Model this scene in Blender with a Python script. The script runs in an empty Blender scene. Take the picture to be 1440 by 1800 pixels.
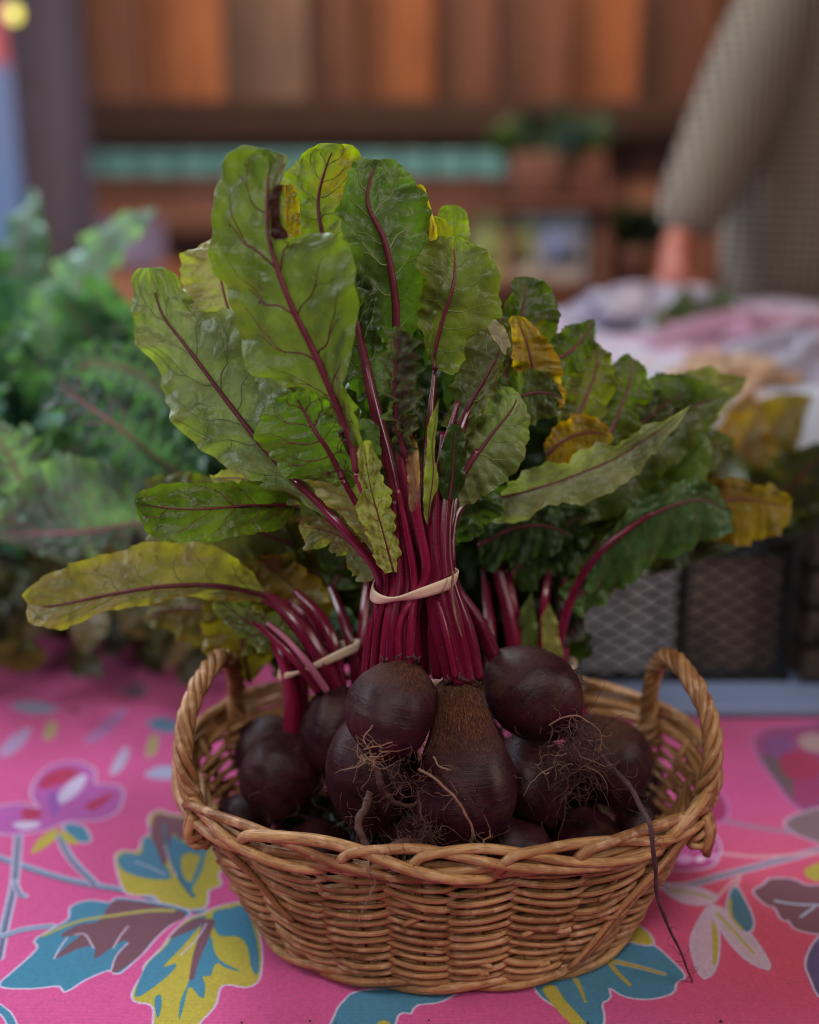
import bpy, math, random
import numpy as np
from mathutils import Vector
rnd = random.Random(7)
rng = np.random.default_rng(7)
scene = bpy.context.scene
COL = scene.collection
R = math.radians

# ------------------------------------------------------------------ camera
CAM = np.array((0.0, -0.72, 0.48)); PITCH = R(16.6); FPX = 2173.0
cd = bpy.data.cameras.new("camera"); cam = bpy.data.objects.new("camera", cd); COL.objects.link(cam)
cam.location = CAM; cam.rotation_euler = (R(90) - PITCH, 0, 0)
cd.sensor_fit = 'VERTICAL'; cd.sensor_height = 24.0; cd.lens = 24.0 * FPX / 1800.0
cd.clip_start = 0.02; cd.clip_end = 60
cd.dof.use_dof = True; cd.dof.focus_distance = 0.702; cd.dof.aperture_fstop = cd.lens / 1000 / 0.0185
cd.dof.aperture_blades = 0
scene.camera = cam

# ------------------------------------------------------------------ world and lamps (under a roof, open to daylight in front and at the left)
w = bpy.data.worlds.new("World"); scene.world = w; w.use_nodes = True
w.node_tree.nodes['Background'].inputs[0].default_value = (0.62, 0.70, 0.86, 1)
w.node_tree.nodes['Background'].inputs[1].default_value = 0.025

def area(name, loc, target, size, power, color, shape='RECTANGLE', size_y=None):
    l = bpy.data.lights.new(name, 'AREA'); l.energy = power; l.color = color; l.shape = shape
    l.size = size; l.size_y = size_y or size
    o = bpy.data.objects.new(name, l); COL.objects.link(o); o.location = loc
    o.rotation_euler = (Vector(target) - Vector(loc)).to_track_quat('-Z', 'Y').to_euler()
    return o
area('daylight_left', (-1.7, 0.05, 1.25), (0, 0, 0.2), 0.7, 18, (0.86, 0.94, 1.0), size_y=0.8)
area('daylight_front', (-0.55, -1.7, 1.35), (0, 0, 0.1), 0.45, 11, (1.0, 0.95, 0.88), size_y=0.4)
area('roof_opening', (0.25, -0.95, 1.9), (0, -.1, 0.05), 0.5, 12, (1.0, 0.93, 0.84), size_y=0.4)
area('daylight_right', (1.5, -0.55, 0.85), (0.2, 0.25, 0.1), 0.6, 9, (1.0, 0.90, 0.80), size_y=0.6)
area('daylight_back', (-0.9, 1.25, 1.65), (-0.05, 0.0, 0.25), 0.8, 46, (0.80, 0.92, 1.0))
area('barn_lamp', (0.9, 2.2, 2.3), (0.2, 4.2, 0.7), 0.5, 62, (1.0, 0.72, 0.52))
area('doorway_daylight', (-2.6, 2.6, 0.9), (-1.0, 3.2, 0.3), 1.2, 55, (0.55, 0.70, 1.0))

scene.view_settings.view_transform = 'Standard'
try: scene.view_settings.look = 'None'
except Exception: pass
scene.view_settings.exposure = 0.0; scene.view_settings.gamma = 1.0
scene.cycles.use_denoising = True; scene.cycles.filter_width = 1.1
scene.cycles.max_bounces = 6; scene.cycles.diffuse_bounces = 2; scene.cycles.glossy_bounces = 3
scene.cycles.transmission_bounces = 4; scene.cycles.caustics_reflective = False; scene.cycles.caustics_refractive = False
scene.cycles.sample_clamp_indirect = 4

# ------------------------------------------------------------------ helpers
sp_, cp_ = math.sin(PITCH), math.cos(PITCH)
def ray(px, py):
    a = (px - 720) / FPX; b = (900 - py) / FPX
    return np.array((a, cp_ + b * sp_, -sp_ + b * cp_))
def P(px, py, Y):                       # a traced outline point at world depth Y
    r = ray(px, py); t = (Y - CAM[1]) / r[1]; return CAM + r * t
def PT(px, py, z=0.0):                  # point of the plane z seen at a pixel
    r = ray(px, py); t = (z - CAM[2]) / r[2]; return CAM + r * t
def PX(Y): return ((Y - CAM[1]) * cp_ + 0.09) / FPX      # metres per traced pixel near depth Y
def lin(h, g=1.0):
    h = h.lstrip('#'); c = [int(h[i:i+2], 16) / 255 for i in (0, 2, 4)]
    return tuple((x / 12.92 if x <= .04045 else ((x + .055) / 1.055) ** 2.4) * g for x in c)

def spline(pts, n, closed=False):
    p = np.asarray(pts, float)
    if len(p) < 3 and not closed:
        t = np.linspace(0, 1, n)[:, None]; return p[0] * (1 - t) + p[-1] * t
    q = np.vstack([p[-1], p, p[0], p[1]]) if closed else np.vstack([2 * p[0] - p[1], p, 2 * p[-1] - p[-2]])
    out = []
    m = len(q) - 3
    t = np.linspace(0, 1, 12, endpoint=False)[:, None]
    for i in range(m):
        a, b, c, d = q[i], q[i+1], q[i+2], q[i+3]
        out.append(.5 * ((2*b) + (c-a)*t + (2*a-5*b+4*c-d)*t*t + (3*b-a-3*c+d)*t**3))
    out.append(q[-2][None])
    o = np.vstack(out)
    s = np.concatenate([[0], np.cumsum(np.linalg.norm(np.diff(o, axis=0), axis=1))])
    ts = np.linspace(0, s[-1], n)
    return np.stack([np.interp(ts, s, o[:, k]) for k in range(o.shape[1])], 1)

class Geo:
    def __init__(s): s.v = []; s.f = []; s.uv = []; s.n = 0
    def add(s, v, f, uv=None):
        v = np.asarray(v, float)
        s.v.append(v); s.f.append([tuple(int(i) + s.n for i in q) for q in f]); s.n += len(v)
        s.uv.append(np.asarray(uv, float) if uv is not None else np.zeros((len(v), 2)))
def grid_faces(n, m, wrap=False):
    f = []
    for i in range(n - 1):
        for j in range(m if wrap else m - 1):
            k = (j + 1) % m
            f.append((i*m + j, i*m + k, (i+1)*m + k, (i+1)*m + j))
    return f
def tube(g, pts, rad, seg=8, n=None, ridge=0.0, nr=5, flat=1.0, cap=True, up=(0.3, -1, 0.2), twist=0.0):
    p = spline(pts, n) if n else np.asarray(pts, float)
    n = len(p)
    r = np.interp(np.linspace(0, 1, n), np.linspace(0, 1, len(np.atleast_1d(rad))), np.atleast_1d(rad))
    T = np.gradient(p, axis=0); T /= np.linalg.norm(T, axis=1)[:, None] + 1e-12
    u = np.asarray(up, float); N = np.zeros_like(p)
    a = u - T[0] * np.dot(u, T[0])
    if np.linalg.norm(a) < 1e-3: a = np.cross(T[0], (1, 0, 0))
    N[0] = a / np.linalg.norm(a)
    for i in range(1, n):
        a = N[i-1] - T[i] * np.dot(N[i-1], T[i]); N[i] = a / (np.linalg.norm(a) + 1e-12)
    B = np.cross(T, N)
    th = np.linspace(0, 2 * np.pi, seg, endpoint=False)
    k = 1 + ridge * np.cos(nr * th)
    tw = th[None] + twist * np.linspace(0, 1, n)[:, None]
    v = p[:, None] + (N[:, None] * (np.cos(tw) * k)[..., None] * flat + B[:, None] * (np.sin(tw) * k)[..., None]) * r[:, None, None]
    L = np.concatenate([[0], np.cumsum(np.linalg.norm(np.diff(p, axis=0), axis=1))])
    uv = np.stack([np.tile(th / 6.2832, (n, 1)), np.tile(L[:, None], (1, seg))], -1).reshape(-1, 2)
    f = grid_faces(n, seg, True)
    v = v.reshape(-1, 3)
    if cap:
        f = f + [tuple(reversed(range(seg))), tuple(range((n-1)*seg, n*seg))]
    g.add(v, f, uv)

def build(name, g, m, parent=None, origin=None, smooth=True, color=None, label=None, kind=None, base=None):
    """one mesh object; vertices are given in world metres, stored relative to the root's location"""
    o_ = np.zeros(3)
    root = parent
    while root is not None and root.parent is not None: root = root.parent
    if root is not None: o_ = np.array(root.location)
    elif origin is not None: o_ = np.asarray(origin, float)
    v = np.vstack(g.v) - o_
    f = [q for fs in g.f for q in fs]
    me = bpy.data.meshes.new(name); me.from_pydata(v.tolist(), [], f)
    uv = np.vstack(g.uv)
    li = np.empty(len(me.loops), np.int32); me.loops.foreach_get('vertex_index', li)
    ul = me.uv_layers.new(name='UVMap'); ul.data.foreach_set('uv', uv[li].ravel())
    me.polygons.foreach_set('use_smooth', [smooth] * len(me.polygons))
    me.materials.append(m); me.update()
    o = bpy.data.objects.new(name, me); COL.objects.link(o)
    if parent is not None: o.parent = parent
    elif origin is not None: o.location = o_
    if color: o.color = color
    if label: o['label'] = label
    if kind: o['kind'] = kind
    return o
def thing(name, label, cat, loc, group=None):
    o = bpy.data.objects.new(name, None); COL.objects.link(o); o.location = loc; o.empty_display_size = .02
    o['label'] = label; o['category'] = cat
    if group: o['group'] = group
    return o
def tag(o, label, cat, group=None):
    o['label'] = label; o['category'] = cat
    if group: o['group'] = group
    return o
def box(g, x0, x1, y0, y1, z0, z1, bev=0.0):
    """a box with chamfered edges"""
    b = min(bev, .45 * min(x1-x0, y1-y0, z1-z0))
    if b <= 0:
        v = [(x, y, z) for x in (x0, x1) for y in (y0, y1) for z in (z0, z1)]
        g.add(v, [(0,1,3,2),(4,6,7,5),(0,4,5,1),(2,3,7,6),(0,2,6,4),(1,5,7,3)], [(p[0] + p[1], p[2]) for p in v]); return
    import itertools
    v = []; idx = {}
    for cx in (0, 1):
        for cy in (0, 1):
            for cz in (0, 1):
                c = ((x0, x1)[cx], (y0, y1)[cy], (z0, z1)[cz]); s = (1-2*cx, 1-2*cy, 1-2*cz)
                for a in range(3):
                    q = [c[k] + (s[k]*b if k != a else 0) for k in range(3)]
                    idx[(cx, cy, cz, a)] = len(v); v.append(tuple(q))
    f = []
    for a in range(3):
        o1, o2 = [k for k in range(3) if k != a]
        for s in (0, 1):
            q = []
            for (i, j) in ((0,0),(1,0),(1,1),(0,1)):
                c = [0,0,0]; c[a] = s; c[o1] = i; c[o2] = j; q.append(idx[(*c, a)])
            f.append(tuple(q))
    for a in range(3):
        o1, o2 = [k for k in range(3) if k != a]
        for i in (0, 1):
            for j in (0, 1):
                c0 = [0,0,0]; c1 = [0,0,0]; c1[a] = 1
                for c in (c0, c1): c[o1] = i; c[o2] = j
                f.append((idx[(*c0, o1)], idx[(*c1, o1)], idx[(*c1, o2)], idx[(*c0, o2)]))
    for c in itertools.product((0, 1), repeat=3): f.append(tuple(idx[(*c, a)] for a in range(3)))
    g.add(v, f, [(p[0] + p[1], p[2]) for p in v])

# ------------------------------------------------------------------ materials
class M:
    def __init__(s, name):
        s.m = bpy.data.materials.new(name); s.m.use_nodes = True; s.t = s.m.node_tree; s.b = s.t.nodes['Principled BSDF']
        s.out = s.t.nodes['Material Output']; s.tc = None
    def n(s, ty, **k):
        x = s.t.nodes.new(ty)
        for a, b in k.items():
            if a.startswith('i_'):
                key = a[2:]; key = int(key) if key.isdigit() else key.replace('_', ' ')
                s.put(x.inputs[key], b)
            else: setattr(x, a, b)
        return x
    def put(s, sock, val):
        if isinstance(val, bpy.types.NodeSocket): s.t.links.new(val, sock)
        else:
            if isinstance(val, tuple) and len(val) == 3 and sock.type == 'RGBA': val = (*val, 1)
            sock.default_value = val
    def coord(s, kind='Object', scale=(1, 1, 1)):
        if s.tc is None: s.tc = s.n('ShaderNodeTexCoord')
        mp = s.n('ShaderNodeMapping'); s.put(mp.inputs[0], s.tc.outputs[kind]); mp.inputs['Scale'].default_value = scale
        return mp.outputs[0]
    def noise(s, vec, scale, detail=3, rough=.55, dist=0.0):
        x = s.n('ShaderNodeTexNoise'); s.put(x.inputs['Vector'], vec); x.inputs['Scale'].default_value = scale
        x.inputs['Detail'].default_value = detail; x.inputs['Roughness'].default_value = rough; x.inputs['Distortion'].default_value = dist
        return x.outputs[0]
    def voro(s, vec, scale, feature='DISTANCE_TO_EDGE'):
        x = s.n('ShaderNodeTexVoronoi'); x.feature = feature; s.put(x.inputs['Vector'], vec); x.inputs['Scale'].default_value = scale
        return x.outputs[0]
    def rng(s, v, a, b, c=0.0, d=1.0):
        x = s.n('ShaderNodeMapRange'); s.put(x.inputs[0], v)
        for i, q in enumerate((a, b, c, d)): s.put(x.inputs[i+1], q)
        return x.outputs[0]
    def math(s, op, a, b=0.0):
        x = s.n('ShaderNodeMath'); x.operation = op; s.put(x.inputs[0], a); s.put(x.inputs[1], b); return x.outputs[0]
    def mix(s, f, a, b, mode='MIX'):
        x = s.n('ShaderNodeMix'); x.data_type = 'RGBA'; x.blend_type = mode
        s.put(x.inputs[0], f); s.put(x.inputs[6], a); s.put(x.inputs[7], b); return x.outputs[2]
    def bump(s, h, st=.3, dist=.001, prev=None):
        x = s.n('ShaderNodeBump'); s.put(x.inputs['Height'], h); x.inputs['Strength'].default_value = st; x.inputs['Distance'].default_value = dist
        if prev is not None: s.put(x.inputs['Normal'], prev)
        return x.outputs[0]
    def set(s, **k):
        for a, b in k.items(): s.put(s.b.inputs[a.replace('_', ' ')], b)
        return s
def simple(name, color, rough=.6, var=.25, scale=20, bump=.2, bd=.001, spec=.4, metallic=0.0):
    m = M(name); c = m.coord()
    nz = m.noise(c, scale, 4)
    m.set(Base_Color=m.mix(m.rng(nz, .3, .7), tuple(x*(1-var) for x in color), tuple(min(1, x*(1+var)) for x in color)),
          Roughness=m.rng(nz, .3, .7, rough-.06, rough+.06), Normal=m.bump(m.noise(c, scale*6, 3), bump, bd), Metallic=metallic)
    m.b.inputs['Specular IOR Level'].default_value = spec
    return m.m

# leaf: colour comes from the object's own colour, alpha = how much of it has turned yellow
m = M('beet_leaf'); oi = m.n('ShaderNodeObjectInfo'); c = m.coord(); uvc = m.coord('UV')
col = oi.outputs['Color']; al = oi.outputs['Alpha']
n1 = m.noise(c, 38, 4, .6); n2 = m.noise(c, 14, 3, .5, .4); n3 = m.noise(c, 160, 3)
dk = m.mix(1.0, col, (.62, .66, .6), 'MULTIPLY'); lt = m.mix(1.0, col, (1.42, 1.32, 1.25), 'MULTIPLY')
base = m.mix(m.rng(n1, .32, .68), dk, lt)
ymask = m.rng(n2, m.math('SUBTRACT', .80, m.math('MULTIPLY', al, .42)), m.math('SUBTRACT', .90, m.math('MULTIPLY', al, .42)))
base = m.mix(ymask, base, m.mix(m.rng(n1, .3, .7), lin('7a6a14'), lin('9a7a20')))
net = m.voro(c, 130); net2 = m.voro(c, 420)
line = m.rng(net, 0.0, .07, 1.0, 0.0)
base = m.mix(m.math('MULTIPLY', line, .16), base, m.mix(1.0, col, (1.7, 1.65, 1.5), 'MULTIPLY'))
sep = m.n('ShaderNodeSeparateXYZ'); m.put(sep.inputs[0], uvc)
au = m.math('ABSOLUTE', m.math('SUBTRACT', sep.outputs[0], .5))
base = m.mix(m.math('MULTIPLY', m.rng(au, 0.0, .04, .45, 0.0), m.rng(n1, .3, .6)), base, lin('5a1626'))
spot = m.voro(c, 75, 'F1'); base = m.mix(m.math('MULTIPLY', m.rng(spot, .05, .11, 1, 0), m.rng(n2, .5, .6)), base, lin('3c2a18'))
edge_y = m.rng(m.math('ADD', au, m.math('MULTIPLY', m.math('SUBTRACT', n2, .5), .35)), .33, .48, 0, m.math('ADD', m.math('MULTIPLY', al, .9), .22))
base = m.mix(edge_y, base, m.mix(1.0, col, (1.75, 1.75, .35), 'MULTIPLY'))
bh = m.math('ADD', m.rng(net, 0, .25, 0, 1), m.math('MULTIPLY', m.rng(net2, 0, .3), .25))
nm = m.bump(bh, .22, .0010); nm = m.bump(n3, .3, .0008, nm)
m.set(Base_Color=base, Roughness=m.rng(n1, .3, .7, .32, .5), Normal=nm)
m.b.inputs['Specular IOR Level'].default_value = .55
tr = m.n('ShaderNodeBsdfTranslucent'); m.put(tr.inputs[0], m.mix(1.0, base, (1.55, 1.7, .45), 'MULTIPLY')); m.put(tr.inputs[1], nm)
ms = m.n('ShaderNodeMixShader'); ms.inputs[0].default_value = .44
m.t.links.new(m.b.outputs[0], ms.inputs[1]); m.t.links.new(tr.outputs[0], ms.inputs[2]); m.t.links.new(ms.outputs[0], m.out.inputs[0])
LEAF = m.m

def stalkmat(name, ca, cb, rough=.26, coat=.35):
    m = M(name); s = m.coord('UV', (9, 14, 1)); o = m.coord()
    st = m.noise(s, 3.0, 3, .6); oo = m.noise(o, 55, 3)
    oi = m.n('ShaderNodeObjectInfo')
    f = m.math('ADD', m.math('MULTIPLY', m.rng(st, .35, .7), .6), m.math('MULTIPLY', oi.outputs['Random'], .5))
    b = m.mix(f, ca, cb)
    b = m.mix(m.rng(m.voro(o, 260, 'F1'), .04, .10, .6, 0), b, lin('a08a70'))
    m.set(Base_Color=b, Roughness=m.rng(oo, .3, .7, rough - .05, rough + .12), Normal=m.bump(m.noise(m.coord('UV', (22, 6, 1)), 3.0, 2), .25, .0006))
    m.b.inputs['Coat Weight'].default_value = coat; m.b.inputs['Coat Roughness'].default_value = .15
    return m.m
STALK = stalkmat('beet_stalk', lin('36041a'), lin('90163e'), .2, .6)
STALKP = stalkmat('beet_stalk_pale', lin('8a2a50'), lin('c08098'), .35, .15)
VEIN = stalkmat('leaf_vein', lin('4a0e20'), lin('74243a'), .45, .0)
VEING = stalkmat('leaf_vein_pale', lin('5a6a34'), lin('7c8a4c'), .5, .0)

# beetroot skin: uv.y = distance from the crown (0) to the tail (1)
def beetmat(name, brown):
    m = M(name); c = m.coord(); uv = m.coord('UV'); sep = m.n('ShaderNodeSeparateXYZ'); m.put(sep.inputs[0], uv)
    n1 = m.noise(c, 60, 5, .65); n2 = m.noise(c, 300, 4, .7); sc = m.noise(m.coord('UV', (30, 7, 1)), 4, 4, .7, 1.2)
    ring = m.noise(m.coord('UV', (1.6, 30, 1)), 2, 3, .6)
    base = m.mix(m.rng(n1, .3, .7), lin('18040c'), lin('380b1c'))
    base = m.mix(m.math('MULTIPLY', m.rng(ring, .45, .7), .18), base, lin('5e2230'))
    edge = m.math('ADD', sep.outputs[1], m.math('MULTIPLY', m.math('SUBTRACT', n1, .5), .25))
    f = m.rng(edge, brown - .12, brown + .10, 1.0, 0.0)
    f = m.math('MULTIPLY', f, m.rng(sc, .30, .55, .5, 1.0))
    base = m.mix(f, base, m.mix(m.rng(sc, .4, .65), lin('36160f'), lin('7a4a30')))
    dirt = m.voro(c, 210, 'F1'); base = m.mix(m.math('MULTIPLY', m.rng(dirt, .03, .085, 1, 0), m.rng(n1, .5, .62)), base, lin('9a8066'))
    patch = m.rng(m.noise(c, 34, 6, .75), .50, .64); base = m.mix(m.math('MULTIPLY', patch, .55), base, lin('4a3024'))
    rg = m.math('ADD', m.rng(n1, .3, .7, .36, .62), m.math('MULTIPLY', f, .35))
    nm = m.bump(m.math('ADD', m.math('MULTIPLY', ring, .35), m.math('ADD', m.math('MULTIPLY', n2, .6), m.math('MULTIPLY', n1, .9))), .55, .0011)
    nm = m.bump(m.math('MULTIPLY', sc, f), .8, .0016, nm)
    m.set(Base_Color=base, Roughness=rg, Normal=nm); m.b.inputs['Specular IOR Level'].default_value = .32
    return m.m
BEET = beetmat('beetroot_skin', .17); BEETC = beetmat('beetroot_skin_plain', -.04); BEETB = beetmat('beetroot_skin_brown_shoulder', .34)
ROOT = simple('root_fibre', lin('4a2c28'), .75, .35, 120, .4, .0006)
ROOTP = simple('root_fibre_pale', lin('80604e'), .75, .3, 150, .4, .0006)
ROOTD = simple('root_fibre_dark', lin('4c3238'), .75, .35, 120, .4, .0006)

# willow: every rod takes its own tone
m = M('willow'); c = m.coord(); oi = m.n('ShaderNodeObjectInfo'); s = m.coord('UV', (5, 22, 1))
st = m.noise(m.coord('UV', (7, 30, 1)), 2.2, 4, .65); big = m.noise(c, 26, 3)
seg_ = m.noise(c, 110, 2)
rr = m.math('ADD', m.math('MULTIPLY', oi.outputs['Random'], .5), m.math('MULTIPLY', m.rng(big, .3, .7), .6))
a = m.mix(rr, lin('744022'), lin('c0905e')); a = m.mix(m.rng(seg_, .52, .72), a, lin('c79c78'))
a = m.mix(m.math('MULTIPLY', m.rng(st, .46, .66), .7), a, lin('5a3020'))
a = m.mix(m.rng(m.voro(c, 170, 'F1'), .05, .12, .7, 0), a, lin('2c1a14'))
m.set(Base_Color=a, Roughness=m.rng(st, .3, .7, .38, .58), Normal=m.bump(m.noise(m.coord('UV', (10, 60, 1)), 2.2, 4), .35, .0007))
m.b.inputs['Specular IOR Level'].default_value = .4
WILLOW = m.m
BAND = simple('rubber_band', lin('d8bfa6'), .5, .08, 60, .15, .0004)

# ------------------------------------------------------------------ tablecloth: the flat print is drawn here, in the plane of the cloth
X0, X1, Y0, Y1, RES = -0.62, 0.62, -0.26, 0.42, 1900.0
IW, IH = int((X1-X0)*RES), int((Y1-Y0)*RES)
img = np.zeros((IH, IW, 3), np.float32)
def srgb(h): h = h.lstrip('#'); return np.array([int(h[i:i+2], 16)/255 for i in (0, 2, 4)], np.float32)
yy, xx = np.mgrid[0:IH, 0:IW].astype(np.float32)
wx = X0 + xx/RES; wy = Y0 + yy/RES
coral = np.clip((wx - .10)/.12, 0, 1) * np.clip((wy + .17)/.09, 0, 1) * np.clip((.12 - wy)/.12, 0, 1)
img[:] = srgb('cf4b8d')
img += coral[..., None] * (srgb('d84a68') - srgb('cf4b8d'))
def plane(pts): return [PT(x, y)[:2] for x, y in pts]
ZL = lambda p: [(.3443*x, 1180 + .3443*y) for x, y in p]
ZR = lambda p: [(960 + .3443*x, 1180 + .3443*y) for x, y in p]
def bbox(q, pad):
    x0 = max(0, int((q[:, 0].min()-X0)*RES) - pad); x1 = min(IW, int((q[:, 0].max()-X0)*RES) + pad + 1)
    y0 = max(0, int((q[:, 1].min()-Y0)*RES) - pad); y1 = min(IH, int((q[:, 1].max()-Y0)*RES) + pad + 1)
    return x0, x1, y0, y1
def inside(q, bx):
    x0, x1, y0, y1 = bx; X = wx[y0:y1, x0:x1]; Y = wy[y0:y1, x0:x1]; r = np.zeros(X.shape, bool)
    for (ax, ay), (cx, cy) in zip(q, np.roll(q, -1, 0)):
        if ay == cy: continue
        r ^= ((ay > Y) != (cy > Y)) & (X < (cx-ax)*(Y-ay)/(cy-ay) + ax)
    return r
def dist(q, bx, closed, wd=None):
    x0, x1, y0, y1 = bx; X = wx[y0:y1, x0:x1]; Y = wy[y0:y1, x0:x1]; d = np.full(X.shape, 9., np.float32)
    n = len(q); last = n if closed else n-1
    for i in range(last):
        a = q[i]; b = q[(i+1) % n]; e = b-a; L = float(e@e) + 1e-12
        t = np.clip(((X-a[0])*e[0] + (Y-a[1])*e[1])/L, 0, 1)
        dd = np.hypot(X-a[0]-t*e[0], Y-a[1]-t*e[1])
        if wd is not None: dd = dd - (wd[i]*(1-t) + wd[(i+1) % n]*t)
        d = np.minimum(d, dd)
    return d
AA = .6/RES
def put(bx, a, col):
    x0, x1, y0, y1 = bx; a = np.clip(a, 0, 1)[..., None]; img[y0:y1, x0:x1] = img[y0:y1, x0:x1]*(1-a) + col*a
def poly(pts, col, line=None, lw=.0016, smooth=1):
    q = np.array(plane(pts))
    if smooth: q = spline(q, len(q)*4 + 1, True)[:-1]
    if q[:, 0].max() < X0 or q[:, 0].min() > X1: return
    bx = bbox(q, 8); i = inside(q, bx); d = dist(q, bx, True); sd = np.where(i, -d, d)
    if line: put(bx, .5 - (sd - lw)/AA*.5, srgb(line))
    put(bx, .5 - sd/AA*.5, srgb(col))
def stroke(pts, col, w0, w1=None, line=None, lw=.0012):
    w1 = w0 if w1 is None else w1
    q = spline(np.array(plane(pts)), max(8, len(pts)*5)); wd = np.linspace(w0, w1, len(q))
    bx = bbox(q, 14); d = dist(q, bx, False, wd)
    if line: put(bx, .5 - (d - lw)/AA*.5, srgb(line))
    put(bx, .5 - d/AA*.5, srgb(col))
TEAL, OLIVE, BROWN, PALE, GREY, PUR, CRIM = '1d7e9e', 'b3a62c', '6b4552', 'c9b4d2', '6d8fae', 'b050a4', 'b01850'
# stems
for s_, wv in (([(-40,930),(110,980),(300,1040),(480,1080),(700,1120),(860,1190),(1080,1225),(1290,1290)], .0021),
              ([(300,830),(330,900),(380,970),(480,1070)], .0020), ([(90,820),(80,960),(65,1090),(20,1290),(-10,1450)], .0022),
              ([(-30,1350),(60,1320),(130,1300),(260,1285)], .0016), ([(70,1060),(95,1120),(125,1135)], .0012)):
    stroke(ZL(s_), GREY, wv, wv, PALE); stroke(ZL([(x, y+14) for x, y in s_]), '5a4a70', wv*.35)
# upper lobed leaf
poly(ZL([(590,940),(620,910),(700,912),(735,840),(770,820),(758,750),(800,708),(860,722),(950,738),(990,775),(1010,850),(1075,838),(1092,930),(1135,980),(1108,1030),(1122,1080),(1060,1110),(1045,1190),(950,1204),(850,1192),(780,1135),(700,1132),(640,1112),(608,1040)]), OLIVE, PALE)
poly(ZL([(598,945),(640,917),(715,925),(732,840),(775,850),(800,900),(845,985),(872,1045),(820,1055),(720,1042),(625,1005)]), TEAL)
poly(ZL([(850,850),(880,830),(950,870),(1040,842),(1085,870),(1050,920),(1030,1000),(985,1085),(958,1108),(915,1050),(870,980),(850,920)]), TEAL)
poly(ZL([(765,815),(790,722),(860,730),(955,750),(978,800),(925,855),(880,820),(855,930),(835,990),(800,905)]), BROWN)
poly(ZL([(920,960),(945,920),(1000,925),(1030,945),(1005,1020),(975,1070),(935,1040)]), OLIVE)
stroke(ZL([(835,770),(845,880),(880,990),(930,1070),(985,1140)]), '1a6a8a', .0009, .0016)
stroke(ZL([(690,965),(760,990),(840,1030)]), PALE, .0006); stroke(ZL([(840,880),(862,960),(900,1040)]), PALE, .0005)
stroke(ZL([(1060,880),(1020,960),(985,1060),(970,1110)]), TEAL, .0008)
# big long leaf
poly(ZL([(0,1592),(60,1525),(150,1445),(195,1392),(178,1358),(260,1305),(350,1250),(362,1190),(450,1160),(560,1172),(600,1148),(780,1172),(900,1196),(965,1228),(880,1275),(800,1340),(720,1430),(600,1530),(560,1508),(430,1558),(330,1618),(298,1588),(150,1602)]), TEAL, PALE)
poly(ZL([(545,1195),(600,1158),(780,1180),(950,1230),(860,1290),(780,1360),(700,1450),(572,1530),(592,1440),(650,1370),(625,1365),(560,1402),(478,1455),(480,1392),(400,1400),(272,1455),(340,1385),(405,1335),(300,1340),(390,1282),(500,1262)]), BROWN)
stroke(ZL([(215,1335),(400,1262),(600,1232),(760,1212),(880,1212)]), 'a8a050', .0013, .0020)
for q in ([(575,1400),(610,1340),(650,1290)], [(475,1400),(430,1330),(380,1330)], [(562,1520),(590,1440),(650,1375)], [(272,1452),(300,1400),(340,1345)]): stroke(ZL(q), PALE, .0006)
# lower yellow leaf
poly(ZL([(1100,1200),(1240,1172),(1290,1240),(1315,1330),(1330,1450),(1312,1570),(1250,1602),(1180,1590),(1120,1602),(1090,1700),(1010,1790),(1000,1850),(800,1850),(782,1700),(690,1672),(680,1622),(735,1530),(742,1488),(830,1400),(880,1330),(960,1258),(1045,1228)]), OLIVE, PALE)
poly(ZL([(685,1650),(742,1495),(838,1402),(900,1318),(985,1255),(1055,1245),(985,1330),(925,1400),(830,1500),(900,1480),(870,1530),(770,1610)]), TEAL)
poly(ZL([(1085,1225),(1170,1200),(1250,1192),(1302,1340),(1320,1470),(1312,1545),(1280,1500),(1262,1400),(1215,1345),(1110,1335)]), TEAL)
poly(ZL([(1035,1340),(1075,1350),(1095,1430),(1140,1480),(1230,1525),(1150,1505),(1100,1480),(1070,1550),(1030,1545),(1045,1600),(1030,1665),(965,1600),(940,1680),(912,1775),(918,1680),(955,1590),(985,1500)]), TEAL)
poly(ZL([(788,1660),(815,1640),(822,1690),(805,1760),(790,1720)]), TEAL)
stroke(ZL([(1062,1275),(1030,1370),(1000,1450),(975,1560)]), BROWN, .0042, .0014)
poly(ZL([(860,1355),(925,1290),(1000,1255),(1045,1250),(1000,1300),(935,1330)]), BROWN)
stroke(ZL([(1050,1280),(1000,1360),(920,1440)]), PALE, .0006)
stroke(ZL([(-20,1700),(30,1740),(60,1800),(70,1860)]), TEAL, .0020, .0020, PALE)
# flower
poly(ZL([(170,570),(230,495),(300,465),(390,458),(475,500),(480,570),(540,572),(620,600),(600,700),(520,745),(450,752),(330,760),(240,795),(60,822),(-30,800),(-20,700),(90,668),(200,690),(165,640)]), PUR, PALE)
poly(ZL([(190,575),(250,510),(330,488),(405,505),(340,555),(230,592)]), CRIM); poly(ZL([(105,705),(170,688),(215,725),(130,752)]), CRIM)
poly(ZL([(430,680),(500,640),(585,612),(555,650),(470,702)]), CRIM); poly(ZL([(270,660),(350,560),(440,520),(410,600),(330,660)]), 'c8b8d8')
poly(ZL([(240,640),(280,600),(300,690),(270,740)]), '8d4aa8'); poly(ZL([(60,770),(140,755),(210,770),(120,800)]), 'c8b8d8')
poly(ZL([(155,920),(200,840),(290,790),(275,850),(220,890)]), OLIVE); poly(ZL([(320,775),(420,785),(455,860),(385,850)]), TEAL, PALE); poly(ZL([(300,800),(350,820),(400,870),(330,860)]), OLIVE)
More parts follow.
